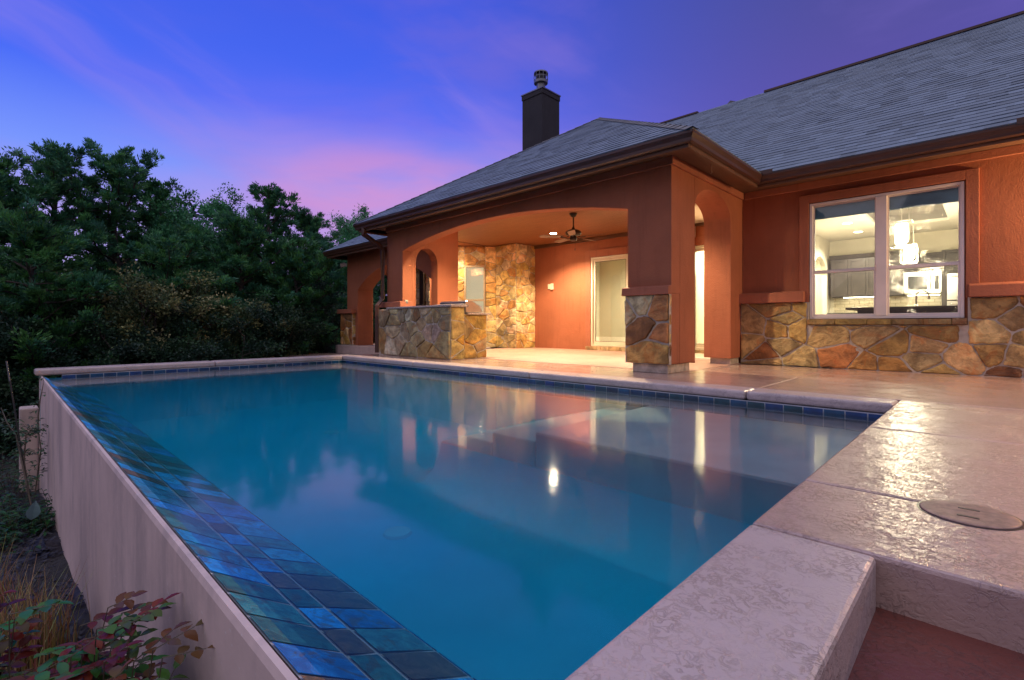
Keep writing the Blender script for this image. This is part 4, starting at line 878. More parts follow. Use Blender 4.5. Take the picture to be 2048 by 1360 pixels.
for i in range(5):
    a = math.radians(44+90+25)+i*2*math.pi/5; ca, sa = math.cos(a), math.sin(a)
    def BP(u, v, dz): tilt = math.radians(12); return (fx+ca*u-sa*v*math.cos(tilt), fy+sa*u+ca*v*math.cos(tilt), 2.30+dz+v*math.sin(tilt))
    q = MB(); out = [(.20, -.05), (.30, -.062), (.56, -.072), (.635, -.06), (.655, -.03), (.655, .03), (.635, .06), (.56, .072), (.30, .062), (.20, .05)]
    n = len(out); q.add([BP(u, v, .004) for u, v in out]+[BP(u, v, -.004) for u, v in out], [tuple(range(n)), tuple(range(n, 2*n))[::-1]]+[(k, n+k, n+(k+1) % n, (k+1) % n) for k in range(n)]); B = q.build('blade', M['blade'], F_)
    q = MB(); q.tube([BP(.09, 0, .012), BP(.15, 0, -.014), BP(.25, .025, -.008)], .008, 6); q.tube([BP(.15, 0, -.014), BP(.25, -.025, -.008)], .008, 6); q.build('blade_iron', M['bronze'], B)
q = MB(); q.tube([(fx+.04, fy, 2.25), (fx+.04, fy, 2.08)], .0025, 5); q.lathe([(.001, 2.03), (.010, 2.045), (.006, 2.08)], (fx+.04, fy, 0), 8); q.build('pull_chain', M['bronze'], F_)
# outdoor kitchen counter
K = thing('outdoor_counter', 'flagstone outdoor kitchen counter with granite top built beside the porch pier', 'counter', (-8, 5.75, 0))
bx0, bx1, by0, by1, by2 = -9.14, -6.80, 5.49, 5.80, 6.36
GP = [((.36, .30, .17), 4), ((.39, .34, .22), 4), ((.42, .30, .12), 3), ((.40, .34, .27), 2), ((.27, .2, .09), 2), ((.46, .43, .36), 2)]
stone_panel('stone_face', (bx0, by0, 0), (1, 0, 0), (0, 0, 1), bx1-bx0, .93, .33, K, pal=GP, seed=51, depth=.03, mortar=.02)
stone_panel('stone_face', (bx1, by0, 0), (0, 1, 0), (0, 0, 1), by1-by0, .93, .26, K, pal=[((.5, .28, .05), 3), ((.48, .36, .28), 2), ((.42, .2, .1), 1), ((.46, .34, .12), 2)], seed=52, depth=.022)
stone_panel('stone_face', (bx1-.02, by1, 0), (0, 1, 0), (0, 0, 1), by2-by1, .80, .3, K, pal=[((.46, .30, .07), 3), ((.40, .30, .14), 2), ((.36, .25, .1), 2)], seed=53, depth=.022)
q = MB(); q.box((bx0, by0+.002, 0), (bx1-.002, by1, .93)); q.box((bx0+.3, by1, 0), (bx1-.022, by2, .80)); q.build('core', M['mortar'], K)
q = MB(); q.box((bx0+.32, by0-.04, .932), (bx1+.06, by1+.06, .967)); q.box((bx0+.3, by1+.062, .80), (bx1+.04, by2+.06, .833)); q.build('granite_top', M['granite'], K, bevel=.008)
# grill
G = thing('gas_grill', 'stainless steel gas grill with curved hood and dark lid back set in the outdoor counter', 'grill', (-7.4, 6.1, .833))
gx0, gx1 = -7.62, -6.86
q = MB(); prof = [(5.885, .84), (5.885, 1.035), (5.93, 1.06), (6.02, 1.055), (6.10, 1.03), (6.20, .985), (6.28, .92), (6.315, .85), (6.315, .84)]
q.prism(prof, 'x', gx0, gx1); q.build('hood', M['steel'], G, bevel=.006)
bx('hood_back', (gx0+.02, 5.872, .86), (gx1-.02, 5.884, 1.03), M['black'], G)
q = MB(); q.tube([(gx1+.001, 6.14, 1.00), (gx1+.02, 6.20, .965), (gx1+.02, 6.26, .91), (gx1+.001, 6.28, .87)], .008, 6); q.tube([(gx0+.06, 6.33, .955), (gx1-.06, 6.33, .955)], .012, 8); q.build('hood_handle', M['steel'], G)
bx('control_panel', (gx0, 6.32, .70), (gx1, 6.43, .838), M['steel'], G, bevel=.004)
bx('backsplash', (gx0-.05, 5.80, .968), (gx1+.02, 5.868, 1.0), M['granite'], G, bevel=.004)
# small fittings
def outlet(name, label, cat, a, b, axis, group=None):
    t = thing(name, label, cat, tuple((p+q_)/2 for p, q_ in zip(a, b)), group); bx('box', a, b, M['plate'], t, bevel=.006); return t
t = outlet('wall_outlet', 'almond weatherproof outlet box on the pier above the outdoor counter', 'wall outlet', (-8.700, 5.80, 1.0), (-8.655, 5.87, 1.125), 'x'); bx('cover', (-8.656, 5.81, 1.015), (-8.650, 5.86, 1.10), M['galv'], t)
t = outlet('wall_outlet', 'double almond switch box on the orange porch wall below the light', 'wall switch', (-8.40, YB-.03, 1.56), (-8.32, YB, 1.69), 'y'); bx('cover', (-8.30, YB-.045, 1.54), (-8.22, YB-.001, 1.70), M['plate'], t, bevel=.01)
t = outlet('wall_outlet', 'small white wall plate inside the room behind the sliding door, low on its back wall', 'wall outlet', (-6.0, 12.285, .52), (-5.93, 12.299, .64), 'y')
t = outlet('switch_plate', 'white switch plate on the greige wall seen through the right side arch', 'wall switch', (-5.13, 12.285, 1.13), (-4.96, 12.299, 1.28), 'y')
t = thing('hose_bib', 'brass hose tap low on the stone bay wall', 'tap', (-9.2, 9.31, .42)); q = MB(); q.tube([(-9.2, 9.33, .43), (-9.2, 9.24, .43), (-9.2, 9.22, .38)], .014, 8); q.lathe([(.03, .47), (.03, .485)], (-9.2, 9.26, 0), 10); q.tube([(-9.2, 9.26, .43), (-9.2, 9.26, .48)], .007, 6); q.build('tap_body', M['galv'], t)
t = thing('security_light', 'small white security floodlight under the eave of the west portico', 'floodlight', (-13.95, 7.2, 2.5)); q = MB(); q.tube([(-13.97, 7.22, 2.44), (-14.0, 7.10, 2.40)], .06, 12); q.build('lamp_head', M['white'], t); q = MB(); q.tube([(-13.93, 7.249, 2.42), (-13.96, 7.20, 2.42)], .05, 10); q.build('mount', M['white'], t)
t = thing('soffit_hook', 'small pale hook hanging from the soffit beside the corner column', 'hook', (-2.61, 6.43, SOF)); q = MB(); q.tube([(-2.61, 6.43, SOF), (-2.61, 6.43, SOF-.07), (-2.60, 6.425, SOF-.10), (-2.615, 6.43, SOF-.115)], .0035, 5); q.build('wire', M['plate'], t)
for px, py, l in ((1103, 737, 'tiny brown leaf on the porch floor, nearest the grill'), (1184, 744, 'tiny brown leaf lying closest to the corner column plinth'), (1067, 733, 'tiny brown leaf on the wet floor farthest left')):
    d = .6*990/(py-651); x, y, _ = at(px, d); q = MB(); q.add([(x-.02, y, .006), (x, y-.012, .012), (x+.025, y+.004, .007), (x, y+.014, .014)], [(0, 1, 2, 3)], (.05, .025, .015)); tag(q.build('fallen_leaf', M['leaf']), l, 'leaf', 'fallen leaves on the porch floor')
# ================================================================== KITCHEN
CZ0, CZ1, CY = 1.29, 2.21, 14.25
C_ = thing('wall_cabinet', 'dark stained wall cabinets along the kitchen back wall left of the microwave', 'cabinet', (-2.1, 14.4, CZ0))
bx('carcass', (-2.83, CY, CZ0), (-1.42, KY1-.001, CZ1), M['cabinet'], C_)
def doors(p, x0, x1, z0, z1, n, yf_):
    wd = (x1-x0)/n
    for i in range(n):
        a, b = x0+i*wd+.006, x0+(i+1)*wd-.006; q = MB(); q.box((a, yf_-.02, z0+.01), (a+.06, yf_, z1-.01)); q.box((b-.06, yf_-.02, z0+.01), (b, yf_, z1-.01)); q.box((a+.06, yf_-.02, z0+.01), (b-.06, yf_, z0+.07)); q.box((a+.06, yf_-.02, z1-.07), (b-.06, yf_, z1-.01)); q.box((a+.06, yf_-.008, z0+.07), (b-.06, yf_, z1-.07)); q.build('door', M['cabinet'], p, bevel=.003)
doors(C_, -2.83, -1.42, CZ0, CZ1, 4, CY)
q = MB(); q.prism([(CY-.02, CZ1), (KY1-.002, CZ1), (KY1-.002, CZ1+.09), (CY-.09, CZ1+.09)], 'x', -2.85, -1.42); q.build('crown', M['cabinet'], C_)
C2 = thing('wall_cabinet', 'short dark wall cabinet directly above the microwave', 'cabinet', (-1.08, 14.4, 1.8))
bx('carcass', (-1.415, CY, 1.80), (-.755, KY1-.001, CZ1), M['cabinet'], C2); doors(C2, -1.415, -.755, 1.80, CZ1, 2, CY)
C3 = thing('tall_cabinet', 'tall dark oven cabinet at the right end of the kitchen', 'cabinet', (0, 14.3, .04))
bx('carcass', (-.75, 14.0, .04), (1.2, KY1-.001, CZ1), M['cabinet'], C3); doors(C3, -.75, .3, 1.75, CZ1, 2, 14.0)
OV = thing('wall_oven', 'steel double wall oven built into the tall dark cabinet', 'oven', (-.35, 13.97, .7))
for z0, z1 in ((.62, 1.12), (1.14, 1.70)):
    bx('door', (-.66, 13.93, z0), (-.02, 13.999, z1), M['steel'], OV, bevel=.006); bx('glass', (-.60, 13.922, z0+.06), (-.08, 13.929, z1-.12), M['steel'], OV)
    q = MB(); q.tube([(-.6, 13.90, z1-.06), (-.08, 13.90, z1-.06)], .012, 8); q.build('handle', M['steel'], OV)
MW = thing('microwave', 'stainless microwave with dark glass door mounted under the short cabinet', 'microwave', (-1.08, 14.3, 1.32))
bx('body', (-1.41, 14.16, 1.32), (-.76, 14.59, 1.795), M['steel'], MW, bevel=.006); bx('door_glass', (-1.33, 14.152, 1.39), (-.99, 14.159, 1.70), M['black'], MW); bx('control_panel', (-.88, 14.152, 1.39), (-.80, 14.159, 1.70), M['black'], MW)
q = MB(); q.tube([(-.94, 14.12, 1.40), (-.94, 14.12, 1.72)], .014, 8); q.build('handle', M['steel'], MW)
BC = thing('base_cabinet', 'dark base cabinets with stone worktop along the kitchen back wall', 'cabinet', (-1.8, 14.3, .04)); bx('carcass', (-2.83, 14.02, .04), (-.755, KY1-.001, .86), M['cabinet'], BC); bx('worktop', (-2.86, 13.98, .862), (-.755, KY1-.013, .90), M['counter'], BC, bevel=.004)
IS = thing('kitchen_island', 'dark kitchen island with granite top and raised bar behind the window', 'kitchen island', (-1, 11.2, .04)); bx('base', (-1.75, 10.9, .04), (.8, 11.7, .86), M['cabinet'], IS); bx('worktop', (-1.9, 10.7, .885), (.9, 11.85, .925), M['counter'], IS, bevel=.004); bx('apron', (-1.75, 10.9, .861), (.8, 11.7, .884), M['cabinet'], IS)
FA_ = thing('kitchen_faucet', 'tall arched steel faucet on the kitchen island below the pendant lamps', 'faucet', (-.95, 11.1, .926)); q = MB(); pts = [(-.93, 11.1, .926), (-.93, 11.1, 1.12)]+[(-.93+.085-.085*math.cos(a), 11.1, 1.12+.085*math.sin(a)) for a in [math.pi*i/8 for i in range(1, 9)]]+[(-.76, 11.1, 1.05)]; q.tube(pts, [.014]*(len(pts)-1)+[.02], 8); q.lathe([(.03, .926), (.028, .95), (.018, .97)], (-.93, 11.1, 0), 10); q.build('spout', M['steel'], FA_, smooth=True)
t = outlet('wall_outlet', 'white outlet on the kitchen tile backsplash under the dark cabinets', 'wall outlet', (-2.30, KY1-.03, 1.0), (-2.14, KY1-.0125, 1.10), 'y')

# ================================================================== PLANTS
def foliage_mesh(name, centers, radii, n, ln, wd, cols, mat_, parent, outward=None, seed=0, droop=0., squash=.7, dirs=None, spread=1.):
    """n leaves round each clump centre; each leaf a folded diamond of four points"""
    g = np.random.default_rng(seed); c = np.repeat(np.asarray(centers, float), n, 0); rr = np.repeat(np.asarray(radii, float), n); N = len(c)
    off = g.normal(size=(N, 3)); off /= np.linalg.norm(off, axis=1, keepdims=True)+1e-9; off *= (g.random((N, 1))**.55)*rr[:, None]; off[:, 2] *= squash
    p = c+off
    d = off/(rr[:, None]+1e-6)*.8+g.normal(size=(N, 3))*.55*spread
    if dirs is not None: d += np.repeat(np.asarray(dirs, float), n, 0)
    d[:, 2] -= droop; d /= np.linalg.norm(d, axis=1, keepdims=True)+1e-9
    s = np.cross(d, g.normal(size=(N, 3))); s /= np.linalg.norm(s, axis=1, keepdims=True)+1e-9
    L = ln*g.uniform(.6, 1.35, (N, 1)); Wd = wd*g.uniform(.7, 1.3, (N, 1)); up = np.cross(s, d)
    v = np.stack([p, p+d*L*.5+s*Wd*.5+up*Wd*.12, p+d*L, p+d*L*.5-s*Wd*.5+up*Wd*.12], 1).reshape(-1, 3)
    cols = np.asarray(cols, float); ci = g.integers(0, len(cols), len(centers)); cc = cols[np.repeat(ci, n)]*np.repeat(g.uniform(.65, 1.3, (len(centers), 1)), n, 0)*g.uniform(.75, 1.25, (N, 1))
    me = D.meshes.new(name); me.vertices.add(4*N); me.vertices.foreach_set('co', v.astype(np.float32).ravel())
    me.loops.add(4*N); me.loops.foreach_set('vertex_index', np.arange(4*N, dtype=np.int32)); me.polygons.add(N); me.polygons.foreach_set('loop_start', np.arange(0, 4*N, 4, dtype=np.int32)); me.polygons.foreach_set('loop_total', np.full(N, 4, np.int32))
    a = me.attributes.new('Col', 'FLOAT_COLOR', 'POINT'); a.data.foreach_set('color', np.concatenate([np.repeat(cc, 4, 0), np.ones((4*N, 1))], 1).astype(np.float32).ravel())
    me.materials.append(mat_); me.update(); me.validate(); o = D.objects.new(name, me); COL.objects.link(o)
    if parent is not None: o.parent = parent; o.location = tuple(-np.array(parent.location))
    return o
JUN = [(.06, .20, .09), (.08, .25, .09), (.048, .155, .085), (.10, .28, .08), (.055, .19, .115)]
OAK = [(.08, .29, .12), (.065, .25, .11), (.11, .33, .12)]
YEL = [(.24, .25, .10), (.14, .18, .08), (.07, .12, .055), (.32, .31, .15), (.05, .085, .04)]
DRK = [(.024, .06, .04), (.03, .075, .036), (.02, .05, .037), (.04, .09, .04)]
def tree(name, label, base, height, rad, cols, seed, kind='juniper', density=1., lean=(0, 0), group='trees beyond the pool', bare=.12, leaf=None, nl=None):
    r = random.Random(seed); x, y, z = base; t = thing(name, label, 'tree' if 'bush' not in name else 'bush', base, group)
    tk = MB(); br = MB(); C = []; Rr = []; Dr = []
    nt = {'juniper': 1, 'oak': 3, 'bush': 6}[kind]
    for q in range(nt):
        a0 = r.uniform(0, 6.28); top = np.array((x+lean[0]*height+(0 if nt == 1 else rad*.5*math.cos(a0)), y+lean[1]*height+(0 if nt == 1 else rad*.5*math.sin(a0)), z+height*(.96 if nt == 1 else r.uniform(.7, .95))))
        b0 = np.array((x+(0 if nt == 1 else .12*math.cos(a0)), y+(0 if nt == 1 else .12*math.sin(a0)), z-.15)); pts = []; jx, jy = r.uniform(-.3, .3), r.uniform(-.3, .3)
        for i in range(9):
            f = i/8; w_ = math.sin(f*3.1)*.12*rad; pts.append(b0+(top-b0)*f+np.array((jx*w_+r.uniform(-.05, .05), jy*w_+r.uniform(-.05, .05), 0)))
        R0 = {'juniper': .03*height, 'oak': .018*height, 'bush': .012*height}[kind]
        tk.tube(pts, [R0*(1-.93*i/8)+.006 for i in range(9)], 7)
        nb = int({'juniper': 58, 'oak': 24, 'bush': 9}[kind]*density)
        for b in range(nb):
            f = bare+(1-bare)*((b+r.random())/nb)**.85; f = min(f, .985); k = f*8; i = min(int(k), 7); p0 = pts[i]+(pts[i+1]-pts[i])*(k-i)
            prof = {'juniper': (.95*max(0, 1-f**2.0)**.5+.10)*(.7+.3*min(1, f/.2)), 'oak': .35+.75*math.sin(min(1, f)*2.6), 'bush': .9}[kind]
            Lb = rad*prof*(r.uniform(.4, 1.25) if kind == 'juniper' else r.uniform(.55, 1.15))*({'juniper': 1, 'oak': .62, 'bush': .6}[kind]); az = b*2.399+r.uniform(-.5, .5)
            el = {'juniper': r.uniform(-.1, .7) if f < .8 else r.uniform(.1, 1.0), 'oak': r.uniform(.5, 1.15), 'bush': r.uniform(.0, 1.1)}[kind]
            dv = np.array((math.cos(az)*math.cos(el), math.sin(az)*math.cos(el), math.sin(el))); q2 = [p0]; cur = p0.copy(); dd = dv.copy()
            for j in range(5):
                dd = dd+np.array((r.uniform(-.2, .2), r.uniform(-.2, .2), r.uniform(-.14, .20))); dd /= np.linalg.norm(dd); cur = cur+dd*Lb/5; q2.append(cur.copy())
            br.tube(q2, [max(.006, .022*Lb*(1-j/6)) for j in range(6)], 5, cap=False)
            ns = {'juniper': 5, 'oak': 6, 'bush': 5}[kind]
            if kind == 'juniper':
                for u in np.arange(.22, 1.01, .85/max(4, Lb*5.5)):
                    k2 = min(u*5, 4.99); i2 = int(k2); s0 = q2[i2]+(q2[i2+1]-q2[i2])*(k2-i2)
                    for w_ in range(2):
                        sd_ = dd*.9+np.array((r.uniform(-1, 1), r.uniform(-1, 1), r.uniform(.0, 1.1))); sd_ /= np.linalg.norm(sd_); sl_ = r.uniform(.16, .42)*(.7+.3*rad/2)*(1.05-.35*f)
                        br.tube([s0, s0+sd_*sl_], [.007, .003], 4, cap=False)
                        for w2 in (.45, .85): C.append(s0+sd_*sl_*w2+np.array((r.uniform(-.05, .05), r.uniform(-.05, .05), 0))); Rr.append(sl_*r.uniform(.30, .48)); Dr.append(sd_*1.5)
                ns = 0
            for sidx in range(ns):
                u = r.uniform(.25, 1) if kind != 'oak' else r.uniform(.35, 1); k2 = u*5; i2 = min(int(k2), 4); s0 = q2[i2]+(q2[i2+1]-q2[i2])*(k2-i2)
                sd_ = dd*.8+np.array((r.uniform(-1, 1), r.uniform(-1, 1), r.uniform(-.1, .8))); sd_ /= np.linalg.norm(sd_); sl_ = Lb*r.uniform(.18, .42)+.08
                e_ = s0+sd_*sl_; br.tube([s0, (s0+e_)/2+np.array((0, 0, .03)), e_], [.008, .006, .003], 4, cap=False)
                for w_ in (.55, 1.0):
                    C.append(s0+(e_-s0)*w_); Rr.append(sl_*{'juniper': .34, 'oak': .38, 'bush': .5}[kind]+.05); Dr.append(sd_*{'juniper': 1.3, 'oak': .5, 'bush': .4}[kind])
            C.append(cur); Rr.append(.10+.08*Lb); Dr.append(dd*1.3)
    tk.build('trunk', M['bark'], t, smooth=True); br.build('limbs', M['bark'], t, smooth=True)
    lf = leaf or {'juniper': (.105, .030), 'oak': (.10, .045), 'bush': (.07, .04)}[kind]; nn = nl or {'juniper': 30, 'oak': 30, 'bush': 34}[kind]
    foliage_mesh('crown', C, Rr, nn, lf[0], lf[1], cols, M['leaf'], t, seed=seed, dirs=Dr, squash=.8 if kind != 'juniper' else .62, spread=.8 if kind == 'juniper' else 1.1)
    return t
def hgt(py, d): return .6+d*(651-py)/990
TS = [  # label, px, depth, top py, crown radius, kind, seed, density, name
 ('large dark juniper at the far left edge, its branch reaching toward the pool', -30, 11.5, 320, 2.6, 'juniper', 101, 1.25, 'juniper_tree'),
 ('tall feathery juniper with a narrow tip, second from the left edge', 112, 13.5, 300, 2.2, 'juniper', 102, 1.1, 'juniper_tree'),
 ('tall wide juniper with a forked flat top left of the thin bare-topped tree', 228, 14.5, 312, 2.5, 'juniper', 103, 1.15, 'juniper_tree'),
 ('slender juniper with a leaning side branch against the pink sky', 300, 16, 348, 1.9, 'juniper', 104, .9, 'juniper_tree'),
 ('thin light green tree with sparse upright twigs against the sky', 385, 17, 345, 2.6, 'oak', 105, 1.1, 'oak_tree'),
 ('lower light green leafy tree behind the yellowish bush', 450, 20, 420, 2.6, 'oak', 115, 1.3, 'oak_tree'),
 ('dark juniper with a separate pointed top left of the house', 540, 16.5, 374, 2.1, 'juniper', 106, 1.1, 'juniper_tree'),
 ('rounded juniper filling the gap beside the west portico', 618, 18, 432, 2.2, 'juniper', 107, 1.1, 'juniper_tree'),
 ('green leafy tree showing above the roof edge of the west portico', 672, 22, 435, 2.6, 'oak', 108, 1.5, 'oak_tree'),
 ('bushy tree seen through the arch of the west portico', 735, 26, 455, 3.2, 'oak', 109, 1.4, 'oak_tree'),
 ('low spreading juniper with brighter green sprays at the left edge', 60, 10.5, 455, 1.9, 'juniper', 110, 1.1, 'juniper_tree'),
 ('mid height juniper behind the yellowish bush, below the thin tree', 330, 13, 480, 2.0, 'juniper', 111, 1.1, 'juniper_tree'),
 ('dense juniper between the pointed one and the yellowish bush', 480, 15, 455, 2.0, 'juniper', 112, 1.1, 'juniper_tree'),
 ('low dense juniper standing next to the iron handrail', 590, 15.5, 500, 1.9, 'juniper', 113, 1.1, 'juniper_tree'),
]
for lab, px, d, py, rad, kind, sd_, den, nm in TS:
    x, y, _ = at(px, d); zb = gz(x, y)-.05; cols = OAK if kind == 'oak' else (JUN if sd_ not in (110, 113) else JUN+[(.06, .20, .05), (.07, .20, .055)])
    tree(nm, lab, (x, y, zb), hgt(py, d)-zb, rad, cols, sd_, kind, den)
for lab, px, d, py, rad, sd_, cols in (
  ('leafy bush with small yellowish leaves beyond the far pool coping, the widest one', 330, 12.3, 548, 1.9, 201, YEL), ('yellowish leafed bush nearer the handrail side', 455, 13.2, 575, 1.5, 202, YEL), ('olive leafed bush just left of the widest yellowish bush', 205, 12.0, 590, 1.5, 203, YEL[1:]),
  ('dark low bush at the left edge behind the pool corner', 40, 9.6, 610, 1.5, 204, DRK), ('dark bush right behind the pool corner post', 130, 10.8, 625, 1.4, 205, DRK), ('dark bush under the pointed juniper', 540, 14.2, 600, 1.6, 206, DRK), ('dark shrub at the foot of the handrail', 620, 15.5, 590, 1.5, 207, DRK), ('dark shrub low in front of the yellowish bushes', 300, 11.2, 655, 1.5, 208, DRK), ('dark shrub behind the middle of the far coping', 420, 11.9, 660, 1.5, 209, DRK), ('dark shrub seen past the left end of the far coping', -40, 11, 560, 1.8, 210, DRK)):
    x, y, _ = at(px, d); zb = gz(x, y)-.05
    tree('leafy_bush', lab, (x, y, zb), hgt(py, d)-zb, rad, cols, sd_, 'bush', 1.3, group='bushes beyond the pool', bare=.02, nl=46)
# far woodland that reads as one dark mass
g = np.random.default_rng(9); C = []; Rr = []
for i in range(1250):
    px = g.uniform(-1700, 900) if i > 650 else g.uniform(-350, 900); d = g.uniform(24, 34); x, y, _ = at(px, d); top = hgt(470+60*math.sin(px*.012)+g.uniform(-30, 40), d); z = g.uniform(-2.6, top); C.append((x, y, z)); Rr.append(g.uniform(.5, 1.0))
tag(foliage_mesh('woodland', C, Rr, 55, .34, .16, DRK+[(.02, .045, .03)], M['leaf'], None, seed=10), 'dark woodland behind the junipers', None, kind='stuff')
# handrail going down from the west portico
t = thing('handrail', 'dark iron handrail with thin balusters sloping down from the west portico', 'handrail', (-16, 7, -1)); q = MB(); a, b = np.array((-18.6, 7, -.62)), np.array((-13.98, 7, .50)); q.tube([a, b], .025, 8); q.tube([a-np.array((0, 0, .85)), b-np.array((0, 0, .85))], .018, 6)
q.build('rail', M['iron'], t); q = MB()
for i in range(38): p = a+(b-a)*(i+.5)/38; q.tube([p, p-np.array((0, 0, .86))], .009, 5)
q.build('balusters', M['iron'], t)
# --- planting bed in front of the pool wall
bedm = MB(); n = 46; pv = []
for j in range(24):
    for i in range(n): x = -11+i*.24; y = -2.6+j*.131; pv.append((x, y, gz(x, y)+.03+.05*math.sin(x*3+y*5)*math.sin(y*4)+random.uniform(-.012, .012)))
bedm.add(pv, [(j*n+i, j*n+i+1, (j+1)*n+i+1, (j+1)*n+i) for j in range(23) for i in range(n-1)], (.007, .007, .009))
g = np.random.default_rng(4)
for i in range(9000):
    x = -1.2-8.5*g.random()**1.5; y = g.uniform(-1.6, .38); z = gz(x, y)+.035+.05*math.sin(x*3+y*5)*math.sin(y*4)+g.uniform(0, .025); a = g.uniform(0, 6.28); L = g.uniform(.012, .045); wd = g.uniform(.004, .012); ti = g.uniform(-.4, .4)
    c, s = math.cos(a), math.sin(a); v = g.choice((.008, .014, .02, .03, .05), p=(.55, .30, .10, .04, .01)); dx, dy = c*L, s*L
    bedm.add([(x-dx-s*wd, y-dy+c*wd, z-ti*L), (x-dx+s*wd, y-dy-c*wd, z-ti*L), (x+dx+s*wd, y+dy-c*wd, z+ti*L), (x+dx-s*wd, y+dy+c*wd, z+ti*L+.004)], [(0, 1, 2, 3)], (v, v*.95, v*1.0))
tag(bedm.build('mulch_bed', M['mulch']), 'black bark mulch along the foot of the pool wall', kind='stuff')
def leaf_geo(mb, p, d, up, L, Wd, col, fold=.25, curl=.25):
    """a pointed oval leaf with a folded midrib, eight faces"""
    p = np.array(p, float); d = np.array(d, float); d /= np.linalg.norm(d); s = np.cross(d, up); s /= np.linalg.norm(s)+1e-9; u = np.cross(s, d)
    mid = []; lft = []; rgt = []
    for k, (f, w_) in enumerate(((0, .06), (.2, .72), (.45, 1), (.72, .7), (1, .0))):
        m = p+d*L*f-u*(curl*L*f*f); mid.append(m); lft.append(m+s*Wd*.5*w_+u*Wd*fold*w_); rgt.append(m-s*Wd*.5*w_+u*Wd*fold*w_)
    vs = mid+lft[1:4]+rgt[1:4]; fs = [(0, 1, 5), (0, 8, 1), (1, 2, 6, 5), (1, 8, 9, 2), (2, 3, 7, 6), (2, 9, 10, 3), (3, 4, 7), (3, 10, 4)]
    mb.add(vs, fs, col)
def compound_shrub(name, label, base, height, spread_, nstem, cols_top, cols_low, seed, L=.04, matl=None, tgt=None, cat='bush', nl=12):
    r = random.Random(seed); t = thing(name, label, cat, base); st_ = MB(); lv = MB(); b = np.array(base, float)
    for s_ in range(nstem):
        a = r.uniform(0, 6.28); hh = height*r.uniform(.6, 1.0); e = b+np.array((math.cos(a)*spread_*r.uniform(.2, 1), math.sin(a)*spread_*r.uniform(.2, 1), hh))
        pts = [b+(e-b)*f+np.array((math.cos(a)*.12*math.sin(f*3), math.sin(a)*.12*math.sin(f*3), 0))*spread_ for f in (0, .25, .5, .75, 1)]
        st_.tube(pts, [.004, .0035, .003, .002, .0015], 5, (.07, .03, .02))
        for k in range(nl):
            f = 1. if k == nl-1 else .3+.7*(k+r.random())/nl; kk = min(f*4, 3.999); i = int(kk); p = pts[i]+(pts[i+1]-pts[i])*(kk-i); az = k*2.4+r.uniform(-.4, .4); el = r.uniform(-.1, .7)
            dv = np.array((math.cos(az)*math.cos(el), math.sin(az)*math.cos(el), math.sin(el))); pet = L*r.uniform(1.2, 2.4); q2 = p+dv*pet; st_.tube([p, q2], [.002, .0012], 4, (.10, .03, .03))
            col = r.choice(cols_top if f > .72 else cols_low)
            for wv_, off in ((0, 1), (.9, .75), (-.9, .75), (1.0, .35), (-1.0, .35)):
                sidev = np.cross(dv, (0, 0, 1)); sidev /= np.linalg.norm(sidev)+1e-9; ld = dv*(1 if wv_ == 0 else .45)+sidev*wv_+np.array((0, 0, r.uniform(-.25, .2))); c = tuple(v*r.uniform(.75, 1.3) for v in col)
                leaf_geo(lv, p+dv*pet*off, ld, (r.uniform(-.25, .25), r.uniform(-.25, .25), 1), L*r.uniform(.8, 1.3), L*.62*r.uniform(.85, 1.15), c, .12, r.uniform(.05, .4))
    st_.build('stems', M['stem'], t); lv.build('leaves', matl or M['wetleaf'], t, smooth=True); return t
RED = [(.14, .022, .014), (.09, .016, .012), (.11, .05, .018), (.06, .11, .02)]; GRN = [(.04, .13, .03), (.03, .12, .04), (.06, .16, .03), (.08, .11, .03)]
compound_shrub('rose_bush', 'wet rose bush with red young leaves at the near left, tallest of the foreground shrubs', (-1.58, .08, -1.12), .91, .30, 64, RED+GRN[:1], GRN, 301, .043)
compound_shrub('rose_bush', 'wet rose bush with dark red leaves at the lower left edge', (-1.90, -.08, -1.15), .93, .36, 76, RED+GRN[:2], RED[:1]+GRN, 302, .045)
compound_shrub('rose_bush', 'smaller wet rose bush with a red shoot against the pool wall', (-1.30, .20, -1.12), .80, .2, 36, RED+GRN, GRN, 303, .036)
# dry grass tuft
def grass(name, label, base, n, h, sp, cols, seed, lean=.5):
    r = random.Random(seed); mb = MB(); b = np.array(base)
    for i in range(n):
        a = r.uniform(0, 6.28); p = b+np.array((r.gauss(0, sp), r.gauss(0, sp*.7), 0)); L = h*r.uniform(.5, 1.1); ln = r.uniform(.05, lean); wd = r.uniform(.0025, .005); d = np.array((math.cos(a), math.sin(a), 0)); s = np.array((-d[1], d[0], 0))*wd; c = tuple(v*r.uniform(.6, 1.4) for v in r.choice(cols)); vs = []
        for f in (0, .35, .7, 1): m = p+np.array((0, 0, L*f*(1-.25*ln*f)))+d*L*ln*f*f; vs += [m-s*(1-f*.9), m+s*(1-f*.9)]
        mb.add(vs, [(0, 1, 3, 2), (2, 3, 5, 4), (4, 5, 7, 6)], c)
    return tag(mb.build(name, M['leaf']), label, 'grass')
gx_, gy_, _ = at(40, 2.55); grass('dry_grass_tuft', 'tuft of dry tan grass on the mulch behind the rose bushes', (gx_, gy_, gz(gx_, gy_)), 420, .52, .13, [(.30, .20, .08), (.22, .13, .05), (.36, .27, .13)], 311)
gx_, gy_, _ = at(-60, 2.9); grass('dry_grass_tuft', 'dry tan grass tuft at the far left edge of the mulch bed', (gx_, gy_, gz(gx_, gy_)), 260, .55, .14, [(.28, .18, .07), (.2, .12, .05)], 312)
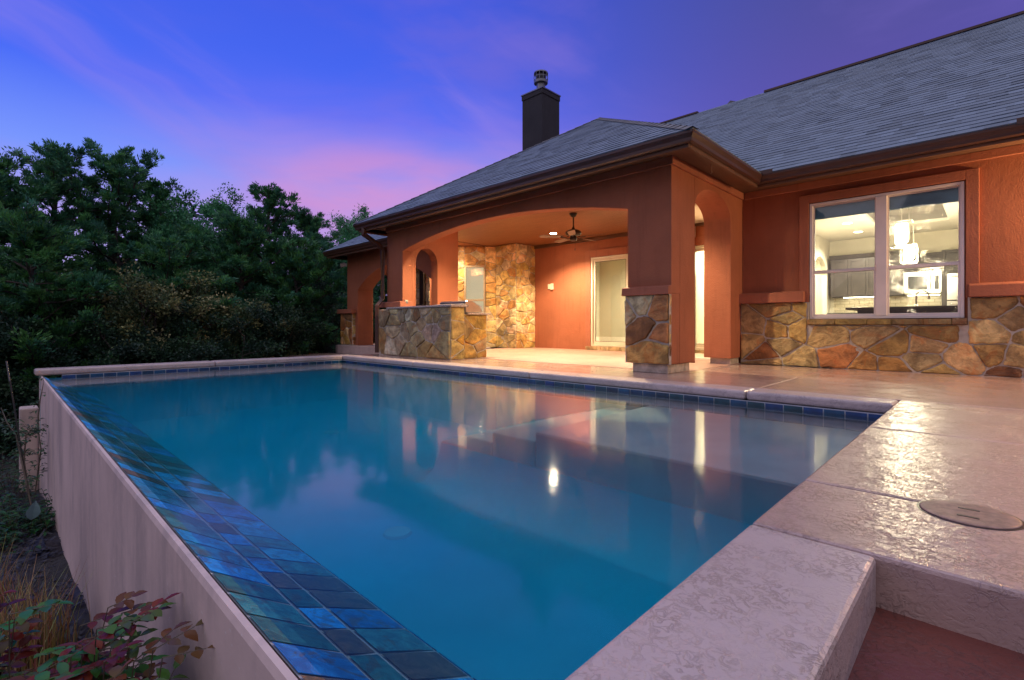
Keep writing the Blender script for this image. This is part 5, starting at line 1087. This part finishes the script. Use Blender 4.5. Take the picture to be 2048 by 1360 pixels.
# leafy ground plants and the trailing vine by the pool corner
def leafy(name, label, base, sx, sy, h, n, cols, seed, L=.05, cat='plant'):
    r = random.Random(seed); t = thing(name, label, cat, base, None); lv = MB(); st_ = MB(); b = np.array(base)
    for i in range(n):
        p = b+np.array((r.gauss(0, sx), r.gauss(0, sy), 0)); hh = h*r.uniform(.3, 1); a = r.uniform(0, 6.28); tip = p+np.array((math.cos(a)*.3*hh, math.sin(a)*.3*hh, hh)); st_.tube([b+(p-b)*.02, p, tip], [.004, .004, .002], 4, (.04, .06, .02))
        for k in range(6):
            q2 = p+(tip-p)*(.4+.12*k); az = k*2.4+a; leaf_geo(lv, q2, (math.cos(az), math.sin(az), r.uniform(-.1, .6)), (0, 0, 1), L*r.uniform(.7, 1.4), L*.55, tuple(v*r.uniform(.6, 1.4) for v in r.choice(cols)))
    st_.build('stems', M['stem'], t); lv.build('leaves', M['leaf'], t, smooth=True); return t
VG = [(.02, .085, .022), (.015, .06, .02), (.03, .10, .025)]
x, y, _ = at(55, 4.9); leafy('ground_cover_plant', 'bright green leafy plant at the foot of the pool wall', (x, y, gz(x, y)), .32, .2, .30, 90, VG, 321, .07)
x, y, _ = at(-20, 5.3); leafy('ground_cover_plant', 'dark leafy plant left of the bright green one', (x, y, gz(x, y)), .5, .3, .32, 90, VG+DRK, 322, .065)
x, y, _ = at(10, 7.0); leafy('ground_cover_plant', 'low leafy plant beyond the catch basin wall', (x, y, gz(x, y)), .6, .4, .6, 90, DRK+VG[:1], 323, .07)
def vine(label, pts, n, seed, L=.05):
    r = random.Random(seed); t = thing('climbing_vine', label, 'vine', tuple(pts[0])); st_ = MB(); lv = MB(); P = [np.array(p, float) for p in pts]; st_.tube(P, [.007]*(len(P)-1)+[.002], 5, (.05, .05, .03))
    for i in range(n):
        k = r.uniform(.35, len(P)-1.001); j = int(k); p = P[j]+(P[j+1]-P[j])*(k-j); a = r.uniform(0, 6.28); e = p+np.array((math.cos(a)*.10, math.sin(a)*.06, r.uniform(-.05, .09))); st_.tube([p, e], [.002, .001], 4, (.04, .06, .03))
        for q2 in range(4): a2 = a+r.uniform(-1.2, 1.2); leaf_geo(lv, p+(e-p)*(.4+.2*q2), (math.cos(a2), math.sin(a2), r.uniform(-.5, .5)), (0, 0, 1), L*r.uniform(.7, 1.3), L*.42, tuple(v*r.uniform(.7, 1.4) for v in r.choice(((.05, .11, .05), (.035, .09, .04), (.07, .12, .07)))))
    st_.build('stem', M['stem'], t); lv.build('leaves', M['leaf'], t, smooth=True)
def pt(px, py, d): x, y, _ = at(px, d); return (x, y, .6+d*(651-py)/990)
vine('thin vine climbing the end of the pool wall with small pale leaves', [pt(70, 985, 5.6), pt(82, 900, 5.7), pt(75, 850, 5.8), pt(80, 800, 5.9), pt(88, 762, 6.0)], 34, 331, .045)
vine('leafy vine sprawling over the catch basin wall', [pt(58, 990, 5.2), pt(48, 920, 5.3), pt(52, 870, 5.4), pt(64, 860, 5.5), pt(84, 872, 5.5)], 44, 332, .055)
vine('leaning leafy stem left of the catch basin wall', [pt(62, 1010, 4.8), pt(45, 930, 4.9), pt(32, 870, 5.0), pt(14, 845, 5.1), pt(2, 815, 5.2)], 40, 333, .05)
t = thing('garden_stake', 'thin dark leaning stake with a pale tip at the left edge', 'stake', pt(60, 1010, 4.9)); q = MB(); q.tube([pt(60, 1010, 4.9), pt(20, 762, 5.0)], .008, 6); q.build('rod', M['iron'], t); q = MB(); q.tube([pt(20, 764, 5.0), pt(13, 722, 5.0)], .008, 6); q.build('tip', M['galv'], t)
q = MB(); leaf_geo(q, pt(62, 1040, 4.4), (.1, .2, 1), (1, 0, 0), .16, .10, (.12, .2, .2)); tag(q.build('fallen_leaf', M['leaf']), 'pale grey green leaf standing on the mulch below the leafy plants', 'leaf')
